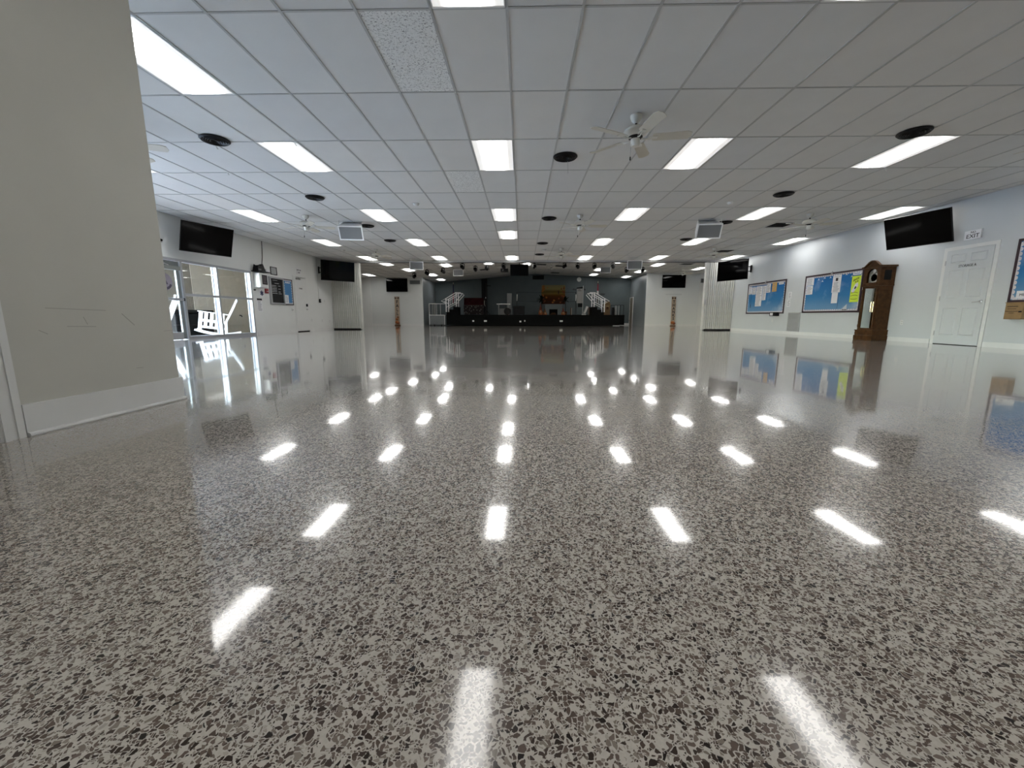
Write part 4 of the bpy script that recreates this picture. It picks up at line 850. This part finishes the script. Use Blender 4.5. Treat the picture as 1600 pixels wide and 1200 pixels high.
# landing with grey panel
grp_m = P('landing_grey', (.14, .155, .16), .5, var=.03)
ld = thing('stage_landing', 'grey panelled landing with white guard rail left of the stage', 'platform', (-5.60, 27.1, 0))
bx('panel', grp_m, ld, -.50, .48, -.012, .01, .06, .66); bx('deck', grp_m, ld, -.52, .50, -.01, 1.3, .66, .685)
MB().box(-.53, -.50, -.015, .015, .05, 1.43).build('post', white_m, ld); bx('post', white_m, ld, .47, .50, -.015, .015, .05, .685)
MB().box(-.53, .58, -.02, .02, 1.40, 1.435).build('top_rail', white_m, ld); bx('bottom_rail', white_m, ld, -.53, .50, -.018, .018, .665, .70)
for x in (-.27, -.13, -.02, .23): bx('baluster', P('rail_grey', (.48, .48, .46), .5), ld, x-.012, x+.012, -.01, .01, .70, 1.40)
for x in (-.46, -.2, .28): MB().lathe([(.05, -.02), (.05, .02)], 14, Matrix.Translation((x, .03, .05)) @ Matrix.Rotation(pi/2, 4, 'X')).build('caster', blackm, ld)
# portable stairs with white hand rails
def stairs(sx, label):
    t = thing('stage_stairs', label, 'stairs', (.185, 27.42, SZ)); mx = lambda x: sx*(x-.185)
    for a, c, z in ((-5.04, -4.86, .18), (-4.86, -4.58, .35), (-4.58, -4.22, .52)):
        MB().box(mx(a), mx(c), 0, .95, z-.035, z).build('tread', stage_blk, t); MB().box(mx(a), mx(a)+sx*.02, .01, .94, 0.002, z-.035).build('riser', stage_blk, t)
    for y in (.01, .94): MB().prism([(mx(-5.03), .002), (mx(-4.24), .002), (mx(-4.24), .48), (mx(-4.58), .48), (mx(-4.58), .31), (mx(-4.86), .31), (mx(-4.86), .14), (mx(-5.03), .14)], y-.008, y+.008).build('stringer', stage_blk, t)
    for y, dx in ((-.01, 0), (.96, .0)):
        q = lambda x, z: (mx(x+dx), y, z-SZ)
        for x, z0, z1 in ((-5.05, .89, 1.76), (-4.37, 1.23, 2.15)): MB().bar(q(x, z0), q(x, z1), .05).build('post', chair_w, t)
        r_ = .022
        MB().tube([q(-5.05, 1.45), q(-5.36, 1.61), q(-5.05, 1.77), q(-4.40, 2.15), q(-4.08, 2.15), q(-3.97, 2.05), q(-4.33, 1.66)], r_, 8).build('hand_rail', chair_w, t, True)
        MB().tube([q(-5.03, 1.66), q(-4.37, 2.03)], .016, 6).build('mid_rail', chair_w, t); MB().tube([q(-5.03, 1.20), q(-4.37, 1.55)], .016, 6).build('bottom_rail', chair_w, t)
        for x in ((-4.90, -4.77, -4.64, -4.50) if y < 0 else ()): MB().tube([q(x, 1.20+(x+5.03)*.53), q(x, 1.66+(x+5.03)*.56)], .014, 6).build('baluster', chair_w, t)
stairs(1, 'black portable stage steps with white hand rails, left end of the stage'); stairs(-1, 'black portable stage steps with white hand rails, right end of the stage')
def fabric(name, c1, c2, sc):
    m = bpy.data.materials.new(name); m.use_nodes = True; n = m.node_tree.nodes; l = m.node_tree.links; b = n['Principled BSDF']; b.inputs['Roughness'].default_value = .9
    tc = n.new('ShaderNodeTexCoord'); v = n.new('ShaderNodeTexVoronoi'); v.inputs['Scale'].default_value = sc; l.new(tc.outputs['Object'], v.inputs['Vector'])
    cr = n.new('ShaderNodeValToRGB'); cr.color_ramp.elements[0].position = .28; cr.color_ramp.elements[0].color = (*c2, 1); cr.color_ramp.elements[1].position = .36; cr.color_ramp.elements[1].color = (*c1, 1)
    l.new(v.outputs['Distance'], cr.inputs[0]); l.new(cr.outputs[0], b.inputs['Base Color']); return m
flor = fabric('floral_cloth', (.012, .006, .007), (.09, .09, .08), 7)
mar = P('maroon_cloth', (.026, .005, .006), .9, spec=.1, var=.3, scale=5)
t = thing('draped_piano', 'upright piano draped in dark maroon and floral cloth on the stage left', 'piano', (-3.38, 28.9, SZ))
MB().box(-.64, .64, -.05, .45, .02, 1.12).build('body', stage_blk, t); bx('keyboard_shelf', stage_blk, t, -.62, .62, -.28, -.05, .52, .64)
MB().add([(-.68, -.12, .66), (.70, -.12, .66), (.70, -.08, 1.16), (-.66, -.08, 1.17), (-.68, .46, 1.17), (.70, .46, 1.16)], [(0, 1, 2, 3), (3, 2, 5, 4)]).build('maroon_drape', mar, t)
MB().add([(-.67, -.30, .05), (-.4, -.33, .02), (-.1, -.30, .04), (.2, -.33, .02), (.45, -.30, .03), (.69, -.32, .02), (-.67, -.29, .64), (.69, -.29, .64), (-.67, -.12, .67), (.69, -.12, .67)], [(0, 1, 2, 3, 4, 5, 7, 6), (6, 7, 9, 8)]).build('floral_drape', flor, t)
t = thing('side_curtain', 'narrow black curtain hanging behind the draped piano', 'curtain', (-2.81, 30.9, SZ))
for i in range(5): MB().lathe([(.05, .0), (.045, 1.4), (.05, 2.62)], 10, Matrix.Translation((-.16+i*.08, -.02+.02*(i % 2), .005))).build('fold', P('curtain_black', (.007, .007, .008), .9), t, True)
t = thing('light_stand', 'black stand with a side arm beside the black curtain', 'stand', (-2.62, 30.3, SZ))
MB().tube([(0, 0, .02), (0, 0, 2.28)], .02, 8).build('pole', P('stand_dark', (.03, .03, .03), .5), t); MB().bar((0, 0, 2.08), (.34, 0, 2.08), .05).build('arm', blackm, t)
for k in range(3): MB().bar((0, 0, .35), (.3*math.cos(k*2.1+.4), .3*math.sin(k*2.1+.4), .012), .02).build('leg', blackm, t)
t = thing('music_stand', 'thin stand holding pale items right of the draped piano', 'music stand', (-2.52, 28.7, SZ))
MB().tube([(0, 0, .25), (0, 0, 1.05)], .012, 6).build('pole', blackm, t); MB().add([(-.06, -.03, .95), (.07, -.03, .95), (.07, .05, 1.28), (-.06, .05, 1.28), (-.06, -.01, .95), (.07, -.01, .95), (.07, .07, 1.28), (-.06, .07, 1.28)], BF).build('desk', blackm, t)
MB().prism([(-.03, 1.12), (.03, 1.12), (.025, 1.22), (-.025, 1.22)], -.02, -.01).build('sheet', paper, t); MB().tube([(-.09, -.02, .98), (-.10, -.03, .72), (-.04, -.03, .60)], .022, 6).build('pale_cloth', P('pale_cloth', (.3, .3, .28), .8), t)
for k in range(3): MB().bar((0, 0, .30), (.26*math.cos(k*2.1), .26*math.sin(k*2.1), .012), .016).build('leg', blackm, t)
t = thing('folding_table', 'white topped folding table standing on the stage', 'table', (-1.285, 28.55, SZ))
bx('tabletop', P('table_white', (.75, .75, .74), .4), t, -.46, .46, -.28, .35, .70, .755, bevel=.006)
for x in (-.33, .34):
    for y in (-.22, .30): MB().tube([(x, y, 0), (x, y, .70)], .016, 8).build('leg', P('leg_grey', (.35, .35, .35), .4), t)
t = thing('high_back_chair', 'pale grey high-backed chair standing behind the white table', 'chair', (-.90, 29.15, SZ)); gy = P('pale_grey_seat', (.30, .31, .315), .6)
bx('backrest', gy, t, -.17, .17, .10, .16, .50, 1.50, bevel=.01); bx('seat', gy, t, -.2, .2, -.25, .16, .42, .48, bevel=.01)
for x in (-.17, .17):
    for y in (-.22, .13): bx('leg', P('leg_grey', (.35, .35, .35), .4), t, x-.018, x+.018, y-.018, y+.018, 0, .42)
t = thing('storage_box', 'grey upright box under the white table on the stage', 'box', (-1.36, 28.95, SZ)); bx('body', P('box_grey', (.22, .225, .23), .6), t, -.2, .16, -.2, .2, 0, .40, bevel=.01); bx('lid', P('box_grey', (.22, .225, .23), .6), t, -.21, .17, -.21, .21, .402, .44, bevel=.006)
t = thing('drum', 'black drum on its side in front of the white table', 'drum', (-1.0, 28.08, SZ+.235)); Mx = Matrix.Rotation(pi/2, 4, 'X')
MB().lathe([(.225, -.14), (.225, .10)], 26, Mx).build('shell', blackp, t, True); 
ring_ = ring(MB(), [(.222, .10), (.235, .10), (.235, .135), (.222, .135), (.222, .10)], 26); ring_.v = [tuple(Mx @ Vector(v)) for v in ring_.v]; ring_.build('hoop', wood_d, t, True)
MB().lathe([(.21, .105), (.21, .11)], 26, Mx).build('drum_head', blackm, t)
t = thing('amplifier', 'wide black amplifier cabinet on the stage right of the table', 'amplifier', (-.22, 28.85, SZ)); bx('cabinet', blackp, t, -.39, .39, -.2, .22, .03, .60, bevel=.012); bx('speaker_cloth', P('speaker_cloth', (.014, .014, .015), .9), t, -.36, .36, -.208, -.2, .06, .46); bx('control_panel', blackm, t, -.36, .36, -.208, -.2, .48, .58)
for i in range(6): MB().lathe([(.014, 0), (.012, .02)], 8, Matrix.Translation((-.28+i*.11, -.208, .53)) @ Mx).build('knob', P('knob_grey', (.2, .2, .2), .4), t)
for x in (-.33, .33):
    MB().box(x-.03, x+.03, -.16, .18, 0, .03).build('foot', blackm, t)
# cord line across the stage, held by two stands
t = thing('cord_barrier', 'two black cords stretched between two black stands across the stage', 'barrier', (0, 28.5, SZ))
for x in (-.36, 3.66):
    p_ = MB().tube([(x, 0, .03), (x, 0, 1.55)], .016, 8).build('post', blackm, t); MB().lathe([(.20, 0), (.20, .02), (.03, .04)], 18, Matrix.Translation((x, 0, 0))).build('base', blackm, p_, True)
    MB().tube([(x, -.03, .95), (x+.012, -.035, 1.2), (x+.01, -.03, 1.38)], [.018, .035, .04], 8).build('white_sleeve', P('sleeve_pale', (.5, .5, .48), .6), p_, True)
for z in (1.53, .92): MB().tube([(-.36, 0, z), (.8, 0, z-.015), (1.65, 0, z-.03), (2.6, 0, z-.015), (3.66, 0, z)], .012, 6).build('cord', blackm, t)
# autumn tapestry: fabric with a generic harvest landscape
tap = thing('tapestry', 'orange autumn landscape tapestry on the dark stage wall', 'tapestry', (2.31, YB-.014, 1.52))
cloth = gradmat('tapestry_cloth', [(0, (.045, .015, .007)), (.28, (.06, .02, .007)), (.45, (.085, .037, .008)), (.58, (.17, .115, .026)), (.66, (.11, .08, .016)), (.80, (.21, .17, .07)), (1, (.19, .155, .08))], 'Z', 0, 1.38, .9)
MB().box(-.88, .88, -.012, -.002, 0, 1.38).build('cloth', cloth, tap)
rr = random.Random(3)
def blob(x, z, r, y):
    k = 9; a0 = rr.random()*6
    return MB().prism([(x+r*(.7+.4*rr.random())*math.cos(a0+2*pi*i/k), z+r*(.7+.4*rr.random())*math.sin(a0+2*pi*i/k)) for i in range(k)], y-.002, y)
fm = [P('tapestry_rust', (.17, .045, .01), .9, var=.3, scale=20), P('tapestry_orange', (.30, .105, .016), .9, var=.3, scale=20), P('tapestry_brown', (.045, .016, .008), .9, var=.3, scale=20)]
for i in range(46):
    if i < 30: s = -1 if i % 2 else 1; z = .35+rr.random()*.98; x = s*(.80-.28*rr.random()**2*(1.3 if z > 1.0 else .8)); r = .05+.05*rr.random()
    else: x = -.8+1.6*rr.random(); z = .06+.42*rr.random(); r = .045+.05*rr.random()
    m = fm[i % 2] if i < 30 else fm[i % 3]; x = max(-.87+r, min(.87-r, x))
    blob(x, max(r*1.1, min(1.37-r*1.1, z)), r, -.0122-.0001*i).build('leaf_patch' if i < 30 else 'harvest_patch', m, tap)
bx('horizon', fm[2], tap, -.55, .45, -.0135, -.012, .93, .95); bx('fence_line', fm[2], tap, .35, .42, -.0135, -.012, .72, .98)
t = thing('mantel', 'grey faux fireplace mantel with black firebox below the tapestry', 'fireplace', (2.29, 30.3, SZ)); gm2 = P('mantel_grey', (.13, .155, .165), .5)
bx('shelf', gm2, t, -.66, .66, -.16, .28, .74, .79, bevel=.005); bx('jamb', gm2, t, -.62, -.31, -.12, .26, 0, .74); bx('jamb', gm2, t, .31, .62, -.12, .26, 0, .74); bx('lintel', gm2, t, -.31, .31, -.12, .26, .42, .74); bx('firebox', stage_blk, t, -.31, .31, .12, .16, 0, .42)
for i in range(3): MB().tube([(-.22+.05*i, -.02+.05*i, .05+.04*i), (.22-.04*i, .0+.03*i, .06+.04*i)], .035, 8).build('log', wood_d, t)
def palm(x, y, zc, h, nl, label, sd):
    t = thing('potted_palm', label, 'plant', (x, y, SZ)); r = random.Random(sd)
    MB().lathe([(.11, 0), (.15, .24), (.16, .25), (.14, .25)], 16).build('pot', wood_d, t, True); MB().tube([(0, 0, .2), (.02, 0, h*.5), (0, 0, h)], .018, 6).build('stem', leaf_m, t)
    for i in range(nl):
        a = 2*pi*i/nl+r.random()*.5; e = R(-20+90*r.random()); L = .34+.2*r.random(); pts = []
        for j in range(6):
            s = j/5; rad = L*s*math.cos(e); z = h+L*s*math.sin(e)-.16*s*s; pts.append(Vector((rad*math.cos(a), rad*math.sin(a)*.7, z)))
        side = Vector((-math.sin(a), math.cos(a), 0)); wd = [.012, .055, .075, .07, .045, .005]
        vs = [p+side*w for p, w in zip(pts, wd)]+[p-side*w+Vector((0, 0, -.01)) for p, w in zip(pts, wd)]
        MB().add(vs, [(j, j+1, 7+j, 6+j) for j in range(5)]).build('frond', leaf_m, t)
palm(1.40, 29.95, 0, 1.12, 24, 'dark leafy palm left of the tapestry and fireplace', 1); palm(3.12, 29.98, 0, 1.02, 20, 'dark leafy plant right of the tapestry and fireplace', 2)
def gnome(x, y, h, r, hat, label):
    t = thing('harvest_gnome', label, 'decoration', (x, y, SZ), 0, 'orange harvest gnomes')
    MB().lathe([(r*.7, 0), (r, .03), (r*1.02, h*.2), (r*.75, h*.38), (r*.3, h*.42)], 16).build('body', orange_m, t, True)
    MB().lathe([(r*.86, h*.34), (r*.6, h*.48), (r*.28, h*.75), (.008, h)], 16).build('pointed_hat', hat, t, True)
    MB().prism([(-r*.45, h*.40), (r*.45, h*.40), (r*.25, h*.2), (0, h*.12), (-r*.25, h*.2)], -r*1.08, -r*.75).build('beard', P('beard_cream', (.36, .24, .14), .9), t); MB().ball((0, -r*1.0, h*.40), r*.14).build('nose', orange_m, t, True)
gnome(1.31, 29.55, .82, .14, P('hat_rust', (.15, .032, .018), .8, var=.2), 'tall rust pointed-hat gnome at the left of the fireplace'); gnome(1.64, 29.6, .46, .14, P('hat_brown', (.20, .09, .03), .8), 'short orange gnome between tall gnome and fireplace'); gnome(2.93, 29.6, .53, .15, P('hat_rust', (.15, .032, .018), .8), 'orange pointed-hat gnome right of the fireplace')
t = thing('wall_vent', 'dark rectangular vent high on the dark stage wall', 'wall grille', (1.18, YB-.013, 3.30)); bx('frame', blackm, t, -.42, .42, -.03, 0, 0, .30)
for i in range(6): bx('louver', stage_blk, t, -.38, .38, -.036, -.03, .03+i*.043, .055+i*.043)
t = thing('wall_clock', 'round white wall clock high on the dark stage wall', 'clock', (4.19, YB-.013, 3.30))
MB().lathe([(.17, 0), (.17, .03), (.15, .04), (.15, .02)], 28, Mx).build('rim', P('clock_rim', (.3, .3, .29), .4), t, True); MB().lathe([(.15, .02), (.15, .022)], 28, Mx).build('dial', P('clock_face', (.66, .66, .62), .5), t); MB().bar((0, -.026, 0), (.06, -.026, .05), .014, .004).bar((0, -.028, 0), (-.02, -.028, .11), .01, .004).build('hands', ink, t)
t = thing('display_board', 'tall pale grey display board with black header on a stand', 'board', (4.08, 29.6, SZ))
bx('panel', P('board_taupe', (.27, .265, .25), .6), t, -.20, .18, -.02, .0, .83, 1.83); MB().prism([(-.24, 1.83), (.20, 1.86), (.20, 1.97), (-.24, 1.90)], -.03, .01).build('header', blackp, t); bx('lower_case', blackp, t, -.12, .2, -.06, .06, .55, .82)
lines(MB(), -.15, .12, 1.66, 1.80, 2, -.0205, .03, 2).build('print', ink, t); MB().tube([(.23, 0, .02), (.23, 0, 2.04)], .018, 8).build('white_pole', P('pole_grey', (.5, .5, .48), .4), t); MB().tube([(-.22, 0, .02), (-.22, 0, .82)], .012, 6).build('leg', blackm, t); bx('base', blackm, t, -.28, .28, -.2, .2, 0, .02)
t = thing('leaning_board', 'narrow dark and pale board standing on stage left of the grey display', 'board', (3.51, 29.7, SZ)); bx('dark_face', wood_d, t, -.06, -.01, -.03, .03, 0, .52); bx('pale_face', P('pale_brown', (.26, .23, .21), .6), t, -.01, .06, -.03, .03, 0, .50)
t = thing('deck_chair', 'white folding lounge panel leaning on its base at stage right', 'chair', (4.30, 28.75, SZ)); wp = P('panel_white', (.55, .55, .54), .5)
MB().add([(-.06, -.15, .12), (.06, -.15, .10), (.26, -.15, .56), (.14, -.15, .60), (-.06, .2, .12), (.06, .2, .10), (.26, .2, .56), (.14, .2, .60)], BF).build('backrest', wp, t); bx('base', wp, t, -.14, .10, -.18, .22, 0, .07, bevel=.01)
for y in (-.1, .15): MB().bar((0, y, .06), (.01, y, .14), .03).build('hinge', blackm, t)
t = thing('wooden_cabinet', 'small dark brown cabinet behind the right stage steps', 'cabinet', (4.75, 28.85, SZ)); bx('body', P('cabinet_brown', (.06, .028, .016), .5, var=.2), t, -.16, .16, -.18, .18, 0, .53); bx('door', P('cabinet_door', (.07, .033, .018), .5), t, -.14, .14, -.192, -.18, .03, .50); bx('side_post', P('pale_brown', (.26, .23, .21), .6), t, -.185, -.16, -.19, -.15, 0, .53)
t = thing('lectern', 'golden oak lectern with rounded top at the right of the stage', 'lectern', (5.93, 29.0, SZ)); ok = P('golden_oak', (.14, .075, .020), .45, var=.2, scale=9)
MB().prism([(-.22, 0), (.20, 0), (.21, .74), (.14, .90), (.0, .95), (-.15, .90), (-.22, .76)], -.02, .03).build('front_panel', ok, t); bx('side_panel', ok, t, -.22, -.19, .03, .40, 0, .76); bx('side_panel', ok, t, .17, .20, .03, .40, 0, .74); bx('reading_desk', ok, t, -.24, .22, -.04, .42, .70, .73); bx('plaque', P('plaque_pale', (.36, .25, .11), .5), t, -.10, .10, -.026, -.02, .58, .63)
MB().prism([(-.09, .38), (.10, .38), (.06, .56), (-.05, .56)], -.026, -.02).build('emblem', wood_d, t); bx('foot', ok, t, -.25, .23, -.06, .44, 0, .04)
t = thing('black_railing', 'black guard railing along the right end of the stage', 'railing', (6.46, 28.42, SZ)); 
MB().bar((-.42, 0, .64), (.46, 0, .66), .04, .03).build('top_rail', blackm, t)
for x in (-.40, .24, .46): bx('post', blackm, t, x-.014, x+.014, -.014, .014, .001, .66)
for x in (-.10, -.02, .14): bx('baluster', P('rail_grey', (.48, .48, .46), .5), t, x-.012, x+.012, -.01, .01, 0, .64)
for x, w, h in ((6.36, .16, .52), (6.32, .2, .40)):
    t = thing('equipment_case', f'black equipment case behind the right stage railing, {"taller" if h > .5 else "shorter"} one', 'case', (x, 29.1 if h > .5 else 28.68, SZ)); bx('body', blackp, t, -w/2, w/2, -.13, .13, 0, h, bevel=.01); bx('handle', blackm, t, -.04, .04, -.14, -.13, h-.12, h-.09)
def flag(x, y, z0, z1, cols, label):
    t = thing('flag', label, 'flag', (x, y, SZ)); MB().tube([(0, 0, .03), (0, 0, z1-SZ)], .014, 8).build('pole', wood_d, t); MB().lathe([(.14, 0), (.12, .03), (.03, .05)], 16).build('base', brass, t, True)
    MB().lathe([(.012, z1-SZ), (.03, z1-SZ+.04), (.004, z1-SZ+.13)], 8).build('finial', P('finial_pale', (.6, .55, .42), .4), t, True)
    n = len(cols); H = z1-z0-.06
    for i, c in enumerate(cols):
        a, b_ = z1-SZ-.06-H*i/n, z1-SZ-.06-H*(i+1)/n; w0, w1 = .03+.045*i/n, .03+.045*(i+1)/n
        MB().add([(-w1, -.03, b_), (0, -.07, b_), (w1, -.02, b_), (w1*.6, .04, b_), (-w1*.6, .04, b_), (-w0, -.03, a), (0, -.06, a), (w0, -.02, a), (w0*.6, .035, a), (-w0*.6, .035, a)], [(0, 1, 6, 5), (1, 2, 7, 6), (2, 3, 8, 7), (3, 4, 9, 8), (4, 0, 5, 9), (5, 6, 7, 8, 9), (4, 3, 2, 1, 0)]).build('cloth_fold', c, t)
fr, fw, fb = P('flag_red', (.22, .02, .04), .8), P('flag_white', (.55, .53, .5), .8), P('flag_navy', (.012, .012, .05), .8)
flag(5.52, 30.6, 2.2, 3.02, [fr, fr, fw], 'furled red and white flag on a pole at the right of the stage'); flag(-5.07, 30.6, 1.55, 2.95, [fb, fb, P('flag_dark', (.09, .02, .025), .8), fr, P('flag_dark', (.09, .02, .025), .8)], 'furled dark red and navy flag on a pole at the left of the stage')
def script(x, z, n, w, label, sd):
    t = thing('wall_lettering', label, 'lettering', (x, YB-.013, z)); r = random.Random(sd); pts = []
    for i in range(n*6): pts.append((-w/2+w*i/(n*6-1), -.006, (.05+.03*r.random())*math.sin(i*pi/2.6)*(1 if i % 7 else 1.5)))
    MB().tube(pts, .016, 5).build('script', ink, t)
script(5.96, 2.23, 4, .36, 'black script lettering on the stage wall right of the flag', 3); script(3.86, 2.57, 3, .26, 'black script lettering on the wall left of the display board', 4); script(4.62, 2.57, 2, .12, 'black script lettering on the wall right of the display board', 5)
# side door, grilles, wall strips
d5 = sroot('door_5', (8.0, 30.5, 0), -pi/2)
bx('door_frame', white_m, d5, -.46, -.40, -.03, -.001, 0, 2.0); bx('door_frame', white_m, d5, .38, .44, -.03, -.001, 0, 2.0); bx('door_frame', white_m, d5, -.40, .38, -.03, -.001, 1.95, 2.0); bx('slab', P('taupe_door', (.20, .17, .13), .5), d5, -.40, .38, -.012, -.001, .01, 1.95)
for z in (.3, 1.0, 1.7): bx('hinge', ink, d5, -.41, -.39, -.034, -.028, z-.05, z+.05)
def grille(x, y, z, w, h, label, n):
    t = thing('wall_grille', label, 'wall grille', (x, y, z)); MB().box(-w/2, w/2, -.02, 0, 0, .025).box(-w/2, w/2, -.02, 0, h-.025, h).box(-w/2, -w/2+.025, -.02, 0, .025, h-.025).box(w/2-.025, w/2, -.02, 0, .025, h-.025).build('frame', P('grille_mid', (.30, .31, .31), .5), t); bx('backing', P('grille_back', (.10, .105, .11), .7), t, -w/2+.025, w/2-.025, -.004, 0, .025, h-.025)
    for i in range(n): bx('louver', P('grille_louver', (.17, .175, .18), .6), t, -w/2+.025, w/2-.025, -.014, -.004, .03+i*(h-.05)/n, .045+i*(h-.05)/n)
grille(-6.97, 26.999, 2.66, .68, .25, 'grey wall grille beside the left back wall television', 6); grille(11.51, 26.979, 2.73, .26, .27, 'small grey wall grille on the far right white pier', 6)
tag(bx('wall_strip', P('strip_grey', (.28, .29, .29), .5), None, 9.22, 10.24, 26.985, 26.999, 2.01, 2.025), 'thin horizontal strip on the grey wall under the right television', 'strip')
# FALL and THANKS porch signs
beige = P('sign_beige', (.40, .32, .24), .7, var=.08, scale=4)
def porch(x, w, word, label, lh):
    t = thing('porch_sign', label, 'sign', (x, 26.90, .122)); t.location.z = .0; t.rotation_euler = (R(-2.2), 0, 0); H = 1.88
    bx('board', beige, t, -w/2, w/2, -.012, .012, .02, H); n = len(word); top = 1.645; step = lh
    for i, ch in enumerate(word): text('letter', ch, step*1.16, ink, t, (.01, -.0135, top-step*(i+.5)), sx=.9, bold=.008)
    for s in (-1, 1): MB().prism([(0, 1.77), (s*w*.48, 1.71), (s*w*.48, 1.86)], -.03, -.013).build('bow', P('bow_brown', (.06, .03, .02), .8), t)
    bt = top-step*n
    for i, (px, pz, pr) in enumerate(((-.03, .22, .12), (.06, .17, .10), (-.02, .42, .09), (.04, .55, .06))):
        if pz+pr < bt+.02: MB().ball((px, -.03, pz), pr, 14, 8, .82).build('pumpkin', [P('pumpkin_orange', (.40, .13, .03), .6), P('pumpkin_rust', (.22, .06, .02), .6)][i % 2], t, True)
    bx('foot', P('sign_foot', (.15, .07, .03), .7), t, -w/2-.03, w/2+.03, -.05, .05, .0, .05)
porch(-8.19, .31, 'FALL', 'tall beige porch sign reading FALL with pumpkins, left grey back wall', .250); porch(9.76, .27, 'THANKS', 'tall beige porch sign reading THANKS with pumpkins, right grey back wall', .213)
# stage lighting and hanging monitor
SPOTS = [(-3.15, 22.05, 'left of the small left speaker'), (-4.38, 23.1, 'second from the left before the stage'), (-6.27, 24.2, 'farthest left, under the big left speaker'), (-5.32, 23.3, 'left, over a ceiling light'), (-2.63, 23.5, 'between small left speaker and the ridge'), (-1.98, 23.4, 'under a ceiling light left of the monitor'), (-1.04, 23.5, 'above the black projector'),
         (.7, 24.6, 'right beside the hanging monitor'), (2.39, 23.9, 'first right of the roof ridge'), (3.12, 23.8, 'second right of the roof ridge'), (3.99, 23.4, 'left of the small right speaker'), (4.91, 22.9, 'right of the small right speaker'), (6.03, 24.45, 'left behind the big right speaker'), (6.85, 24.1, 'farthest right, over a ceiling light')]
sp0 = None
for i, (x, y, w) in enumerate(SPOTS):
    if not sp0:
        t = sp0 = thing('stage_spotlight', '', 'spotlight'); MB().lathe([(.06, -.03), (.06, 0)], 14).build('base', blackm, t)
        MB().box(-.11, -.095, -.03, .03, -.25, -.04).box(.095, .11, -.03, .03, -.25, -.04).box(-.11, .11, -.03, .03, -.055, -.03).build('yoke', blackm, t)
        Mt = Matrix.Translation((0, 0, -.21)) @ Matrix.Rotation(R(65), 4, 'X')
        MB().lathe([(.06, -.13), (.085, -.10), (.09, .10), (.075, .11), (.075, .10)], 16, Mt).build('head', blackp, t, True); MB().lathe([(.074, .098), (.074, .102)], 16, Mt).build('lens', screen_m, t)
    else: t = copy_tree(sp0)
    t.location = (x, y, zback(x)-.003); t.rotation_euler = (0, 0, R(random.uniform(-40, 40))); tag(t, 'black ceiling spotlight over the back hall, '+w, 'spotlight', 'black stage spotlights')
t = thing('ceiling_projector', 'black ceiling projector box left of the hanging monitor', 'projector', (-1.02, 24.0, 3.11)); bx('body', blackp, t, -.21, .21, -.18, .18, 0, .17, bevel=.01); MB().lathe([(.05, 0), (.05, .03)], 14, Matrix.Translation((-.08, -.18, .08)) @ Mx).build('lens', P('lens_grey', (.12, .12, .12), .2), t); MB().tube([(0, .1, .17), (0, .1, zback(-1.02)-3.115)], .02, 8).build('ceiling_pole', blackm, t)
t = thing('hanging_monitor', 'black monitor hanging from the back hall ceiling at the centre', 'monitor', (-.17, 23.5, 3.16), R(-6)); M_ = Matrix.Rotation(R(8), 4, 'X')
MB().box(-.51, .51, 0, .06, -.31, .31, M_).build('casing', blackp, t); MB().box(-.49, .49, -.004, 0, -.285, .29, M_).build('screen', screen_m, t); MB().tube([(0, .08, .1), (0, .08, zback(-.17)-3.165)], .025, 8).build('ceiling_pole', blackm, t)
